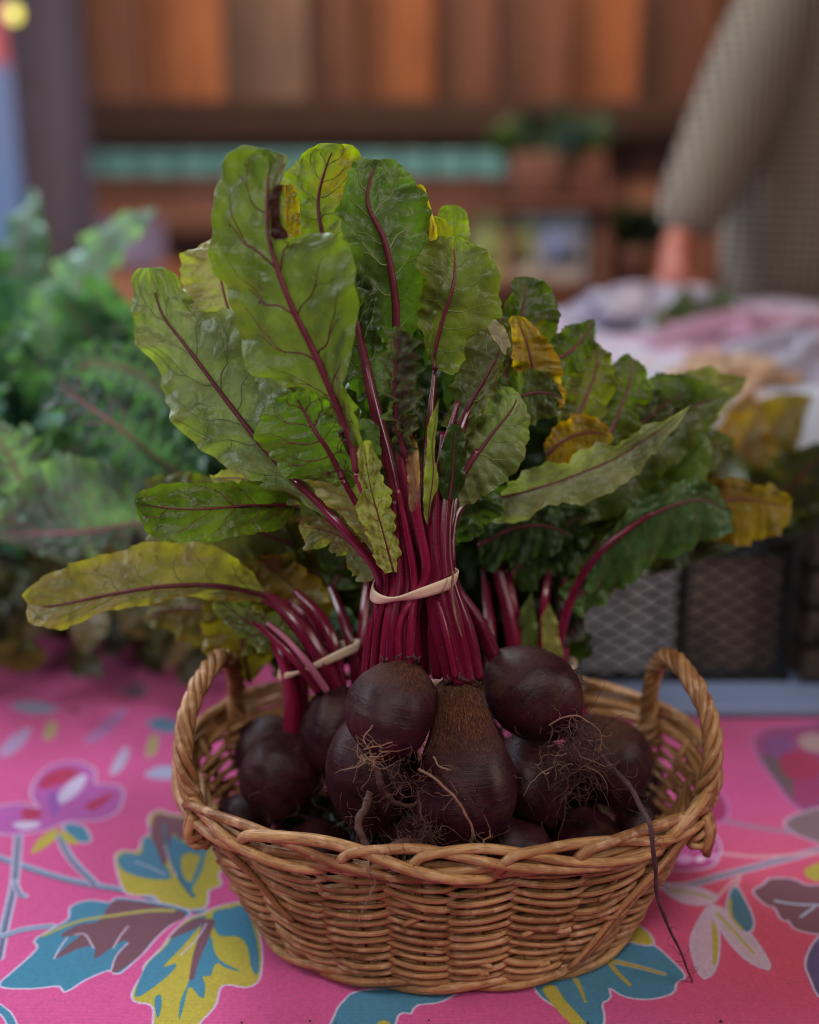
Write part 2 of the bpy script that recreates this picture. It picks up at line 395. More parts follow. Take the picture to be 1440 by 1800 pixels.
# small far motifs
for q, cc in (([(-10,420),(50,340),(150,280),(120,360),(40,430)], 'b090c0'), ([(50,180),(160,150),(300,190),(180,215)], '8a90b0'), ([(225,345),(235,270),(275,250),(280,320)], 'a8985a'), ([(560,520),(600,430),(650,380),(645,450),(600,510)], 'b4a4c8'),
              ([(430,360),(540,255),(640,180),(600,260),(500,345)], 'a468a8'), ([(750,440),(760,350),(800,320),(795,400)], 'a8a050'), ([(740,520),(830,480),(910,500),(900,540),(800,545)], 'a4a8cc'), ([(750,260),(830,235),(910,270),(900,310),(800,300)], '4a7a98'), ([(330,190),(400,170),(420,215),(360,220)], 'b03870'), ([(620,90),(720,60),(740,120),(650,130)], '7a5070')):
    poly(ZL(q), cc, 'c884b4', .0012)
# right-hand leaf under the basket
poly(ZR([(-60,1560),(60,1560),(160,1540),(300,1430),(420,1366),(490,1366),(560,1400),(640,1470),(705,1545),(660,1575),(640,1630),(520,1662),(400,1650),(318,1605),(322,1660),(280,1690),(290,1760),(270,1850),(180,1850),(100,1740),(-30,1650)]), TEAL, PALE)
poly(ZR([(-20,1620),(40,1600),(100,1680),(200,1790),(230,1860),(130,1800),(50,1720)]), OLIVE); poly(ZR([(415,1345),(465,1296),(520,1330),(540,1385),(430,1372)]), OLIVE, PALE)
stroke(ZR([(300,1465),(400,1485),(500,1508),(600,1535)]), 'a89a3c', .0020, .0012, PALE, .0006); stroke(ZR([(320,1480),(370,1540),(425,1592)]), 'a89a3c', .0018, .0014); stroke(ZR([(150,1570),(175,1620),(200,1685)]), 'a89a3c', .0018, .0008)
# sprig on the right
for q, ww in (([(500,1075),(700,1090),(900,1040),(1150,975),(1420,900)], .0026), ([(850,1175),(900,1120),(960,1060)], .0014), ([(985,1040),(975,1080),(965,1110)], .0018), ([(870,755),(1050,790),(1420,840)], .0022), ([(900,930),(1100,945),(1420,920)], .0018)):
    stroke(ZR(q), '8a8098' if ww > .002 else 'd89aa8', ww, ww, PALE if ww > .0024 else None)
poly(ZR([(842,1190),(872,1250),(878,1400),(860,1500),(805,1552),(758,1460),(746,1360),(788,1262)]), 'c9aac0', PALE); poly(ZR([(848,1260),(876,1330),(878,1420),(855,1500),(850,1390)]), OLIVE)
poly(ZR([(852,1190),(950,1240),(1060,1360),(1140,1502),(1040,1470),(940,1372),(880,1272)]), 'c9b0c0', PALE); stroke(ZR([(870,1230),(960,1320),(1060,1430)]), OLIVE, .0012, .0008)
poly(ZR([(962,1095),(1020,1180),(1055,1270),(1032,1325),(962,1272),(928,1200)]), '24738a', PALE); stroke(ZR([(940,1160),(945,1240),(1000,1310)]), OLIVE, .0010)
poly(ZR([(590,1092),(720,1090),(868,1142),(800,1182),(690,1165)]), 'c9aac0', PALE); stroke(ZR([(640,1110),(740,1125),(840,1150)]), 'a8a050', .0012)
poly(ZR([(1062,1122),(1110,1090),(1150,1058),(1260,1060),(1330,1090),(1480,1110),(1480,1320),(1290,1315),(1240,1265),(1205,1262),(1170,1200),(1130,1190)]), '6e4450', PALE)
stroke(ZR([(1170,1170),(1270,1185),(1400,1190)]), 'a8b8d0', .0012); stroke(ZR([(1300,1250),(1370,1200)]), 'a8b8d0', .0010)
poly(ZR([(1330,1490),(1360,1400),(1420,1340),(1500,1340),(1500,1660),(1400,1650),(1355,1560)]), '4a4a78', PALE); poly(ZR([(1320,1010),(1420,970),(1420,1060),(1350,1060)]), OLIVE)
poly(ZR([(760,650),(830,600),(900,640),(925,720),(880,770),(770,760)]), 'a0185a', 'c080c0'); poly(ZR([(600,900),(650,820),(760,800),(860,840),(885,920),(840,990),(700,1010),(600,980)]), 'b83a84', PALE)
for x, y, r_ in ((690,860,.004), (760,880,.005), (820,900,.004), (700,960,.005), (850,950,.004), (640,920,.004), (780,960,.003)): stroke(ZR([(x, y), (x+14, y-8)]), 'd28ab8' if r_ > .0035 else 'e8c0d8', r_)
poly(ZR([(1065,340),(1130,290),(1300,275),(1500,280),(1500,760),(1280,680),(1180,560),(1090,430)]), '93306e', 'b070b0', .0022); poly(ZR([(1110,350),(1240,310),(1260,420),(1170,450)]), '7a3a80'); poly(ZR([(1090,420),(1180,440),(1280,560),(1270,640),(1170,540)]), '5a4a50')
poly(ZR([(1200,420),(1320,400),(1420,470),(1340,560),(1220,520)]), 'a0104a'); poly(ZR([(1290,330),(1400,310),(1420,400),(1320,390)]), 'a88a8a'); poly(ZR([(1220,780),(1300,720),(1500,690),(1500,870),(1340,850)]), '7a6068', PALE)
poly(ZR([(1260,560),(1360,540),(1420,620),(1300,660)]), '9a2060')
# leaf below the basket
poly([(578,1830),(590,1780),(604,1758),(640,1738),(800,1730),(776,1756),(730,1762),(722,1776),(700,1776),(690,1800),(660,1830)], TEAL, PALE); poly([(655,1800),(680,1790),(700,1830),(640,1830)], OLIVE)
# thread-scale mottling of the dye
mot = rng.normal(0, 1, (IH//3+1, IW//3+1)); mot = np.kron(mot, np.ones((3, 3)))[:IH, :IW]
img *= (1 + .025*mot + .02*rng.normal(0, 1, (IH, IW)))[..., None]
im = bpy.data.images.new('cloth_print', IW, IH); px = np.ones((IH, IW, 4), np.float32); px[..., :3] = np.clip(img, 0, 1)
im.pixels.foreach_set(px.ravel()); im.update()

m = M('printed_cotton'); uv = m.coord('UV'); c = m.coord()
ti = m.n('ShaderNodeTexImage'); ti.image = im; ti.extension = 'EXTEND'; m.put(ti.inputs[0], uv)
w1 = m.n('ShaderNodeTexWave'); w1.bands_direction = 'X'; w1.inputs['Scale'].default_value = 260; w1.inputs['Distortion'].default_value = 1.2; w1.inputs['Detail Scale'].default_value = 40; m.put(w1.inputs[0], c)
w2 = m.n('ShaderNodeTexWave'); w2.bands_direction = 'Y'; w2.inputs['Scale'].default_value = 260; w2.inputs['Distortion'].default_value = 1.2; w2.inputs['Detail Scale'].default_value = 40; m.put(w2.inputs[0], c)
th = m.math('MAXIMUM', w1.outputs[1], w2.outputs[1]); fz = m.noise(c, 900, 3)
colr = m.mix(m.rng(th, .2, .9, .22, 0), ti.outputs[0], lin('8a2858'), 'MIX')
colr = m.mix(m.rng(m.noise(c, 6, 3), .3, .7, 0, .16), colr, lin('7a2048'), 'MIX')
nm = m.bump(m.math('ADD', th, m.math('MULTIPLY', fz, .6)), .55, .0006); nm = m.bump(m.noise(c, 9, 2), .25, .008, nm)
m.set(Base_Color=colr, Roughness=.85, Normal=nm); m.b.inputs['Specular IOR Level'].default_value = .25
m.b.inputs['Sheen Weight'].default_value = .15
CLOTH = m.m
def cloth_z(x, y): return .0020*math.exp(-((y + .23 - .25*x)/.012)**2)*(1 + math.sin(9*x)) + .0018*math.exp(-((x + .30 + .2*y)/.010)**2) + .0018*math.exp(-((x - .33 - .3*y)/.012)**2) + .0009*math.sin(9*x + 3*y) * math.sin(7*y - 4*x + 1) + .0005*math.sin(31*x + 11*y)
g = Geo(); nx, ny = 130, 90
xs = np.linspace(-.95, .95, nx); ys = np.linspace(-.42, .62, ny); v = []; uvs = []
for j in range(-6, ny + 1):
    for i in range(nx):
        if j < 0: y = ys[0] - .02 + .012*math.sin(i*.5) - .01; z = -.06*(-j) ; y += -.004*j*math.sin(i*.37)
        elif j == ny: y = ys[-1] + .012; z = -.20
        else: y = ys[j]; z = cloth_z(xs[i], y) - (.004 if j == 0 else 0)
        v.append((xs[i], y, z - .0012)); uvs.append(((xs[i]-X0)/(X1-X0), (max(y, ys[0])-Y0)/(Y1-Y0)))
order = []
vv = v[:6*nx]; rows = [vv[k*nx:(k+1)*nx] for k in range(6)]; g.add(v, grid_faces(ny + 7, nx), uvs)
tag(build('tablecloth', g, CLOTH, origin=(0, 0, 0)), 'bright pink cotton tablecloth printed with teal, olive and purple leaves and flowers', 'tablecloth')
WOODT = simple('table_timber', lin('5a4030'), .6, .3, 12, .3, .002)
tb = thing('market_table', 'wooden market table hidden under the bright pink printed cloth', 'table', (0, .1, -.75))
g = Geo(); box(g, -.93, .93, -.40, .60, -.034, -.005, .003); build('tabletop', g, WOODT, tb)
for x in (-.86, .86):
    for y in (-.33, .53): g = Geo(); box(g, x-.03, x+.03, y-.03, y+.03, -.75, -.036, .004); build('leg', g, WOODT, tb)

# ------------------------------------------------------------------ wicker basket
BX, BY, BH = 0.023, 0.0, 0.098
NS = 20
def ell(th, a, b, n=2.35):
    c, s = np.cos(th), np.sin(th)
    r = (np.abs(c/a)**n + np.abs(s/b)**n) ** (-1/n)
    return r*c, r*s
def wall(th, z, out=0.0):
    """point of the basket wall: angle, height, offset outwards"""
    th = np.asarray(th, float); z = np.asarray(z, float)
    h = np.clip(z/BH, -.1, 1.3)
    a = .118 + .046*h**.85 if np.ndim(h) == 0 and h >= 0 else .118 + .046*np.sign(h)*np.abs(h)**.85
    b = .098 + .0185*np.sign(h)*np.abs(h)**.85
    x, y = ell(th, a, b); x2, y2 = ell(th + .01, a, b)
    tx, ty = x2-x, y2-y; L = np.hypot(tx, ty)
    return np.stack([BX + x + ty/L*out, BY + y - tx/L*out, z + 0*x], -1)
bk = thing('wicker_basket', 'low oval wicker basket with two twisted handles, holding the beets', 'basket', (BX, BY, 0))
g = Geo()
for j in range(13):                                       # woven floor
    y = -.082 + .0137*j; xr = .11*math.sqrt(max(0, 1-(y/.095)**2))
    tube(g, [(BX + x, BY + y, .006 + .0022*math.cos(x*80 + j*math.pi)) for x in np.linspace(-xr, xr, 24)], .0048, 6)
tf = np.linspace(0, 6.2832, 48, endpoint=False); dx_, dy_ = ell(tf, .112, .093); g.add([(BX + a, BY + b, .0030) for a, b in zip(dx_, dy_)] + [(BX + a, BY + b, .0012) for a, b in zip(dx_, dy_)], [tuple(range(48)), tuple(reversed(range(48, 96)))] + [(i, (i+1) % 48, 48 + (i+1) % 48, 48 + i) for i in range(48)]); build('basket_floor', g, WILLOW, bk)
for k in range(NS):                                       # upright stakes
    th = 2*math.pi*(k+.5)/NS
    g = Geo(); zz = np.linspace(.004, BH+.002, 9)
    tube(g, [wall(th + rnd.uniform(-.004, .004), z, 0) for z in zz], .0023, 7)
    build('stake', g, WILLOW, bk)
NR = 26
rows = np.linspace(.0085, BH-.009, NR)
def zig(th):                                              # the rods rise and fall a little from stake to stake
    q = (th*NS/(2*math.pi)/2) % 1.0
    return abs(q-.5)*2 - .5
for i, z in enumerate(rows):
    st = rnd.uniform(0, 2*math.pi); nparts = 2
    for p in range(nparts):
        t0 = st + p*math.pi - .10; t1 = st + (p+1)*math.pi + .10
        th = np.linspace(t0, t1, 104)
        sgn = np.cos(NS/2*(th - math.pi/NS) + math.pi*i)
        sgn = np.sign(sgn)*np.abs(sgn)**.6
        r0 = .00182 + rnd.uniform(-.00030, .00035)
        out = .0041*sgn + rnd.uniform(-.0003, .0003)
        ph = rnd.uniform(0, 6.28)
        zz = z + .0060*min(1, 1.3*math.sin(math.pi*min(1, max(.12, i/NR))))*np.array([zig(t) for t in th]) + .0005*np.sin(3*th + ph) + .0005*np.sin(11*th + 2*ph) + .0004*np.cos(NS/2*(th-math.pi/NS) + math.pi*i + 1.4)
        out = out + .0005*np.sin(7*th + ph)
        e = np.clip(np.minimum(np.arange(104), 103-np.arange(104))/5, 0, 1); out = out - (1-e)*.004     # ends tucked inside
        pts = wall(th, zz, out)
        rad = r0*(1 + .08*np.sin(np.linspace(0, 20, 104) + ph))
        g = Geo(); tube(g, pts, rad, 7, up=(0, 0, 1)); build('willow_rod', g, WILLOW, bk)
# waled (twisted) bands of stouter rods at the foot and under the rim
for zc, rr_, nm_ in ((.0042, .0029, 'foot_rod'), (BH-.0055, .0027, 'waling_rod')):
    for k in range(3):
        for hlf in range(2):
            th = np.linspace(hlf*math.pi - .08 + k*.7, (hlf+1)*math.pi + .08 + k*.7, 110)
            ph = NS/3*2*(th) + k*2.094*1.0
            g = Geo(); tube(g, wall(th, zc + .0026*np.sin(ph*.5 + k*2.09) + (.0012 if k else 0), .0026 + .0026*np.cos(ph*.5 + k*2.09)), rr_, 7, up=(0, 0, 1))
            build(nm_, g, WILLOW, bk)
# border: each stake is bent over the rim, runs forward over two or three others and tucks under
bay = 2*math.pi/NS
NB = 17
bayb = 2*math.pi/NB; bay = bayb
for k in range(NB):
    th0 = bay*(k+.35) + rnd.uniform(-.05, .05)
    j1 = rnd.uniform(-.0015, .0015); L = rnd.uniform(-.3, .45); j2 = rnd.uniform(-.001, .0015)
    key = [(0.0, .0052, -.0045), (.03, .0058, -.0005), (.09, .0062, .0032), (.19, .0052, .0062), (.5, .0030, .0086 + j1), (.95, .0012, .0092 + j1), (1.45, .0034, .0056), (2.0 + L*.5, .0072 + j2, -.0004 + j1), (2.6 + L, .0084 + j2, -.0062), (3.0 + L, .0062, -.0092), (3.15 + L, .002, -.0102)]
    q = spline([(a, b, c_) for a, b, c_ in key], 44)
    pts = np.array([wall(th0 + a*bay, BH + c_, b) for a, b, c_ in q])
    r0 = rnd.uniform(.0027, .0036)
    g = Geo(); tube(g, pts, [r0, r0*1.05, r0, r0*.95, r0*.75], 9, up=(0, 0, 1)); build('border_rod', g, WILLOW, bk)
# long rods led down slantwise from the handles across the weave
for a0, a1, z1 in ((-.50, -.92, .012), (-.46, -.86, .016), (math.pi+.52, math.pi+.80, .045)):
    t = np.linspace(0, 1, 22)
    g = Geo(); tube(g, wall(a0 + (a1-a0)*t, BH - .004 - (BH-.004-z1)*t, .0062 + .001*np.sin(t*9)), [.0024, .0022, .0016], 7); build('slanting_rod', g, WILLOW, bk)
# cut rod ends that poke out of the weave
for i in range(30):
    th = 2*math.pi*(rnd.randrange(NS) + .5)/NS + rnd.uniform(-.05, .05); z = rnd.uniform(.012, BH - .014); d = rnd.choice((-1, 1))
    g = Geo(); tube(g, [wall(th, z, .0015), wall(th + d*.045, z + rnd.uniform(-.001, .001), .0052), wall(th + d*.085, z + rnd.uniform(-.002, .002), .0066)], [.0017, .0017, .0015], 7, n=7); build('cut_end', g, WILLOW, bk)
# twisted handles
def handle(side):
    base = [(.147, -.062, .074), (.151, -.060, .098), (.1575, -.056, .126), (.1565, -.040, .152), (.148, -.012, .1665), (.143, .016, .163), (.140, .038, .146), (.141, .052, .120), (.142, .058, .098), (.139, .058, .078)]
    c = spline([(BX + side*x, BY + y, z) for x, y, z in base], 90)
    T = np.gradient(c, axis=0); T /= np.linalg.norm(T, axis=1)[:, None]
    N = np.cross(T, (1.0, 0, 0)); N /= np.linalg.norm(N, axis=1)[:, None]; B = np.cross(T, N)
    t = np.linspace(0, 1, 90)
    hd = None
    core = Geo(); tube(core, c, .0030, 7); hd = build('handle', core, WILLOW, bk)
    for s in range(5):
        ph = 2*math.pi*s/5 + side*t*2*math.pi*4.6 + .25*np.sin(t*17 + s)
        rr_ = .0038 + .0005*np.sin(t*13 + s*2)
        rr_ = rr_*(1 + .35*(np.abs(t-.5)*2)**6)
        p = c + (N*np.cos(ph)[:, None] + B*np.sin(ph)[:, None])*rr_[:, None]
        g = Geo(); tube(g, p, [.0023, .0025, .0026 + .0002*math.sin(s*3), .0025, .0022], 8); build('handle_strand', g, WILLOW, hd)
    for e, sg in ((0, -1), (1, 1)):                       # lashing where the handle meets the rim
        f = c[5 if e == 0 else 84]
        for s in range(3):
            q = []
            for a in np.linspace(0, 6.6, 26):
                q.append(f + np.array((.0074*math.cos(a)*.95, .0078*math.sin(a), -.006 + .0042*s + .0045*math.sin(a + s))))
            g = Geo(); tube(g, q, [.0018, .0024, .0018], 7, up=(0, 0, 1)); build('lashing', g, WILLOW, hd)
    # cut ends that stick out below the rim
    for dx, dy, l in (((.003, -.006, .012), (.005, -.001, .016)) if side < 0 else ((.004, -.006, .018), (.007, -.001, .024))):
        f = c[4]; g = Geo(); tube(g, [f + np.array((side*dx, dy, .012)), f + np.array((side*(dx+.003), dy-.001, 0)), f + np.array((side*(dx+.001), dy, -l+.006))], [.0026, .0028, .0026], 8, n=8); build('cut_end', g, WILLOW, hd)
handle(-1); handle(1)

# ------------------------------------------------------------------ leaves, stalks, roots
def leafcore(root, Mi, L, Rr, color, yel=0.0, ruf=.004, rf=5.0, puck=.0016, nv=7, seed=0, veins=True, nu=11, nt=56, midr=.0016, name='leaf', bow=.0, veinmat=None, slope=.16, ser=.0014):
    r_ = np.random.default_rng(seed + 100)
    Mi, L, Rr = (spline(a, nt) for a in (Mi, L, Rr))
    us = np.linspace(-1, 1, 2*nu + 1); ts = np.linspace(0, 1, nt)
    U, T = np.meshgrid(us, ts)
    s = np.abs(U)[..., None]
    E = np.where(U[..., None] < 0, L[:, None, :], Rr[:, None, :])
    ph = r_.uniform(0, 6.28, 12)
    d = E - Mi[:, None, :]; wd = np.linalg.norm(d, axis=2, keepdims=True) + 1e-9
    am = .35 + .65*np.sin(T*9 + ph[3])**2
    sr = ser*(np.sin(T*62 + ph[0] + 3*(U > 0) + 2*np.sin(T*13 + ph[1])) * .5*am + np.sin(T*131 + ph[1] + 2*(U > 0) + 2*np.sin(T*19 + ph[0]))*.35*am + .6*np.sin(T*17 + ph[2]*(U > 0) + ph[3] + np.sin(T*7 + ph[4])))[..., None] * s**4 * np.minimum(1, wd/.012)
    Pn = Mi[:, None, :] + d*s + d/wd*sr
    def normals(Pn):
        du = np.gradient(Pn, axis=1); dt = np.gradient(Pn, axis=0); n = np.cross(du, dt); return n/(np.linalg.norm(n, axis=2, keepdims=True) + 1e-12)
    N = normals(Pn); N = np.where((N[..., 1] > 0)[..., None], -N, N) if np.mean(np.abs(N[..., 1])) > .5 else N
    q = (T - slope*np.abs(U)**1.2)*nv + .18*np.sin(U*4 + ph[4])
    fr = q - np.floor(q)
    pk = puck*(np.abs(np.sin(np.pi*fr))**.6 - .5)*np.minimum(1, np.abs(U)*3)*(1 - .8*U*U) * np.sin(np.pi*np.clip(T*1.05, 0, 1))**.4
    rr = ruf*(np.sin(rf*6.28*T + ph[5] + 2.5*(U > 0)) + .5*np.sin(rf*2.3*6.28*T + ph[6] + (U > 0)) + .25*np.sin(rf*4.7*6.28*T + ph[7]))*np.abs(U)**2.2*np.sin(np.pi*np.clip(T, 0, 1))**.35
    sm = .30*puck*(np.sin(U*9 + T*31 + ph[8]) * np.sin(T*47 - U*6 + ph[9]) + .7*np.sin(U*17 + ph[10])*np.sin(T*83 + ph[11]))
    sm = sm*np.minimum(1, np.abs(U)*4)
    fold = bow*(1 - np.abs(U))**2
    Pn = Pn + N*(pk + rr + sm - fold)[..., None]*np.minimum(1, wd/.008)
    N = normals(Pn)
    g = Geo(); g.add(Pn.reshape(-1, 3), grid_faces(nt, 2*nu + 1), np.stack([(U + 1)/2, T], -1).reshape(-1, 2))
    lf = build(name, g, LEAF, root, color=(color[0]*1.10, color[1]*.84, color[2]*1.0, yel) if color[1] > 1.6*color[2] else (*color, yel))
    vm = veinmat or VEIN
    if midr:
        g = Geo(); k = int(nt*.93); tube(g, Pn[:k, nu] - (CAMDIR*midr*.35), [midr, midr*.8, midr*.55, midr*.25], 8, ridge=.08); build('midrib', g, vm, lf)
    if veins:
        for j in range(nv):
            for side in (-1, 1):
                t0 = (j + r_.uniform(.25, .6))/nv*.86 + .03; sl = slope + r_.uniform(-.03, .05); mx = r_.uniform(.62, .88)
                def ev(a, tt):
                    fu = (1 + side*np.clip(a, 0, 1))*nu; ft = np.clip(tt, 0, 1)*(nt-1)
                    i0 = np.clip(np.floor(ft).astype(int), 0, nt-2); j0 = np.clip(np.floor(fu).astype(int), 0, 2*nu-1); a_ = (ft-i0)[:, None]; b_ = (fu-j0)[:, None]
                    return Pn[i0, j0]*(1-a_)*(1-b_) + Pn[i0+1, j0]*a_*(1-b_) + Pn[i0, j0+1]*(1-a_)*b_ + Pn[i0+1, j0+1]*a_*b_
                a = np.linspace(0, mx, 14); w1 = r_.uniform(0, 6.28)
                tt = t0 + sl*a**1.15 + .008*np.sin(a*14 + w1)
                if tt.max() > .97: continue
                rv = (midr*.20 + .00010)*(r_.uniform(.6, 1.1))
                g = Geo(); tube(g, ev(a, tt) - CAMDIR*rv*.3, [rv, rv*.75, rv*.35], 5, cap=False)
                for b0, ds in ((.40, r_.choice((-1, 1))), (.62, r_.choice((-1, 1)))):
                    if b0 > mx - .1: continue
                    a2 = np.linspace(b0, min(.97, b0 + .34), 8); tb0 = np.interp(b0, a, tt); t2 = tb0 + (sl + ds*.22)*(a2-b0) + .004*np.sin(a2*30 + w1)
                    tube(g, ev(a2, t2) - CAMDIR*rv*.2, [rv*.6, rv*.28], 4, cap=False)
                build('vein', g, VEING if veins == 'pale' else vm, lf)
    return lf
CAMDIR = np.array((0, .8, -.6)) * 1.0

def leaf(root, mid, left, right, Y=(0, 0), dl=0.0, dr=0.0, **k):
    """leaf traced by midrib and two edges; depth runs from Y[0] at the base to Y[-1] at the tip, edges lean by dl / dr"""
    def conv(pts, off):
        n = len(pts); out = []
        for i, p in enumerate(pts):
            t = i/(n-1); y = np.interp(t, np.linspace(0, 1, len(Y)), Y) + off*math.sin(math.pi*t)**.7
            out.append(P(p[0], p[1], y))
        return np.array(out)
    return leafcore(root, conv(mid, 0), conv([mid[0]] + left + [mid[-1]], dl), conv([mid[0]] + right + [mid[-1]], dr), **k)

def fleaf(root, base, direction, length, width, color, droop=.3, face=(0, -1, .4), seed=0, stalk=.0, **k):
    """free leaf grown in space: base point, heading, length, width, droop"""
    r_ = random.Random(seed); d = np.array(direction, float); d /= np.linalg.norm(d); n = 9
    pts = [np.array(base, float)]; dd = d.copy(); tw = r_.uniform(-.25, .25)
    for i in range(n-1):
        dd = dd + np.array((0, 0, -droop/n*(i*.35))) + np.array((tw/n, r_.uniform(-.05, .05), 0)); dd /= np.linalg.norm(dd); pts.append(pts[-1] + dd*length/(n-1))
    pts = np.array(pts); T = np.gradient(pts, axis=0); T /= np.linalg.norm(T, axis=1)[:, None]
    S = np.cross(T, np.array(face, float)); S /= np.linalg.norm(S, axis=1)[:, None] + 1e-9
    prof = np.array([.02, .55, .88, 1.0, .98, .88, .70, .42, .03]) * width/2
    F = np.cross(S, T); cup = r_.uniform(-.2, .35)
    Lp = pts - S*prof[:, None] + F*prof[:, None]*cup; Rp = pts + S*prof[:, None]*r_.uniform(.8, 1.1) + F*prof[:, None]*(cup + r_.uniform(-.2, .2))
    return leafcore(root, pts, Lp, Rp, color, seed=seed, **k)

def stalk(root, pts, r, mat=None, ridge=.13, flat=1.0, name='stalk', seg=16):
    p = [P(a[0], a[1], a[2]) for a in pts]; sc = PX(np.mean([a[2] for a in pts]))*(.88 if root.name == 'beet_bunch' else 1)
    g = Geo(); tube(g, p, [x*sc for x in np.atleast_1d(r)], seg, n=max(24, len(pts)*9), ridge=ridge, nr=5, flat=flat, twist=rnd.uniform(-.5, .5))
    return build(name, g, mat or STALK, root)

PROF_ROUND = [(0, .10), (.02, .24), (.06, .42), (.14, .66), (.26, .88), (.40, .99), (.52, 1.0), (.64, .93), (.76, .76), (.86, .50), (.93, .26), (.97, .12), (1, .04)]
PROF_PEAR = [(0, .30), (.03, .40), (.10, .47), (.22, .56), (.36, .72), (.50, .91), (.62, 1.0), (.74, .97), (.84, .80), (.92, .50), (.97, .22), (1, .06)]
def beet(root, top, bot, rad, prof=PROF_ROUND, mat=None, seed=0, hair=14, label=None, dark=None, name='beetroot'):
    """beetroot from crown point to tail point (world), greatest radius rad"""
    top, bot = np.array(top, float), np.array(bot, float); ax = bot-top; L = np.linalg.norm(ax); ax /= L
    a = np.cross(ax, (0.2, 1, .1)); a /= np.linalg.norm(a); b = np.cross(ax, a); r_ = np.random.default_rng(seed)
    n, m_ = 46, 56; t = (1-np.cos(np.linspace(0, math.pi, n)))/2; pr = spline([(x, y, 0) for x, y in prof], 200)
    rr = np.interp(t, pr[:, 0], pr[:, 1])*rad; th = np.linspace(0, 2*np.pi, m_, endpoint=False); ph = r_.uniform(0, 6.28, 8)
    TT, TH = np.meshgrid(t, th, indexing='ij')
    k = 1 + .060*np.sin(2*TH + ph[0] + 2*TT) + .038*np.sin(3*TH + ph[1] - 3*TT) + .05*np.sin(TH + ph[4] + 5*TT) + .012*np.sin(7*TH + ph[5] + 11*TT)*np.sin(TT*9 + ph[6]) + .010*np.sin(5*TH + ph[2] + 9*TT) + .006*np.sin(TT*38 + .6*np.sin(TH + ph[3])) + .004*np.sin(TT*71 + 2*TH)
    X = top + ax*(TT*L)[..., None] + (a*np.cos(TH)[..., None] + b*np.sin(TH)[..., None])*(rr[:, None]*k)[..., None]
    g = Geo(); f = grid_faces(n, m_, True) + [tuple(reversed(range(m_))), tuple(range((n-1)*m_, n*m_))]
    g.add(X.reshape(-1, 3), f, np.stack([TH/6.2832, TT], -1).reshape(-1, 2))
    o = build(name, g, mat or BEETC, root, label=label)
    if hair:                                               # fine side roots, too many to count
        g = Geo()
        for i in range(hair):
            tt = r_.uniform(.55, 1.0) if r_.random() < .75 else r_.uniform(.25, 1); h = r_.uniform(0, 6.28)
            r0 = np.interp(tt, pr[:, 0], pr[:, 1])*rad; nn = a*np.cos(h) + b*np.sin(h); p0 = top + ax*tt*L + nn*r0
            pts = [p0]; dd = nn*.7 + ax*.5; ln = r_.uniform(.006, .020)
            for q in range(6): dd = dd + r_.normal(0, .45, 3) + np.array((0, 0, -.15)); dd /= np.linalg.norm(dd); pts.append(pts[-1] + dd*ln/6)
            tube(g, pts, [r_.uniform(.00018, .0004), .00008], 4, n=14, cap=False)
        ho = build('root_hairs', g, ROOT, o, kind='stuff')
    return o
def rootlet(beet_o, pts, r, mat=None, name='taproot', wob=.0012, n=60, fuzz=0, seed=0):
    p = spline([P(*a) for a in pts], n); r_ = np.random.default_rng(seed); sc = .00034
    for a_ in (7, 17, 39): p = p + wob*(.9 if a_ < 10 else .4 if a_ < 20 else .14)*np.sin(np.linspace(0, a_, n)[:, None] + r_.uniform(0, 6.28, 3))*np.sin(np.linspace(0, math.pi, n))[:, None]
    rr = np.interp(np.linspace(0, 1, n), np.linspace(0, 1, len(np.atleast_1d(r))), np.atleast_1d(r))*sc*(1 + .07*np.sin(np.arange(n)*.55 + seed) + .05*np.sin(np.arange(n)*1.1))
    g = Geo(); tube(g, p, rr, 7)
    o = build(name, g, mat or ROOT, beet_o)
    if fuzz:
        g = Geo()
        for i in range(fuzz):
            k = r_.integers(2, n-3); q = [p[k]]; dd = r_.normal(0, 1, 3)
            for j in range(5): dd = dd + r_.normal(0, .5, 3); dd /= np.linalg.norm(dd); q.append(q[-1] + dd*r_.uniform(.001, .0035))
            tube(g, q, [.0002, .0001], 4, cap=False)
        build('root_hairs', g, mat or ROOT, beet_o, kind='stuff')
    return o
def tangle(beet_o, cx, cy, Y, rx, ry, n, seed=0, mat=None):
    r_ = np.random.default_rng(seed); g = Geo()
    for i in range(n):
        p = [P(cx + r_.normal(0, rx*.45), cy + r_.normal(0, ry*.45), Y + r_.normal(0, .006))]; dd = r_.normal(0, 1, 3); ln = r_.uniform(.012, .034); cv = r_.normal(0, .55, 3)
        for j in range(9): dd = dd + cv*.6 + r_.normal(0, .35, 3); dd /= np.linalg.norm(dd); p.append(p[-1] + dd*ln/9)
        tube(g, p, [r_.uniform(.0002, .0005), .0001], 4, n=22, cap=False)
    build('root_hairs', g, mat or ROOT, beet_o, kind='stuff')
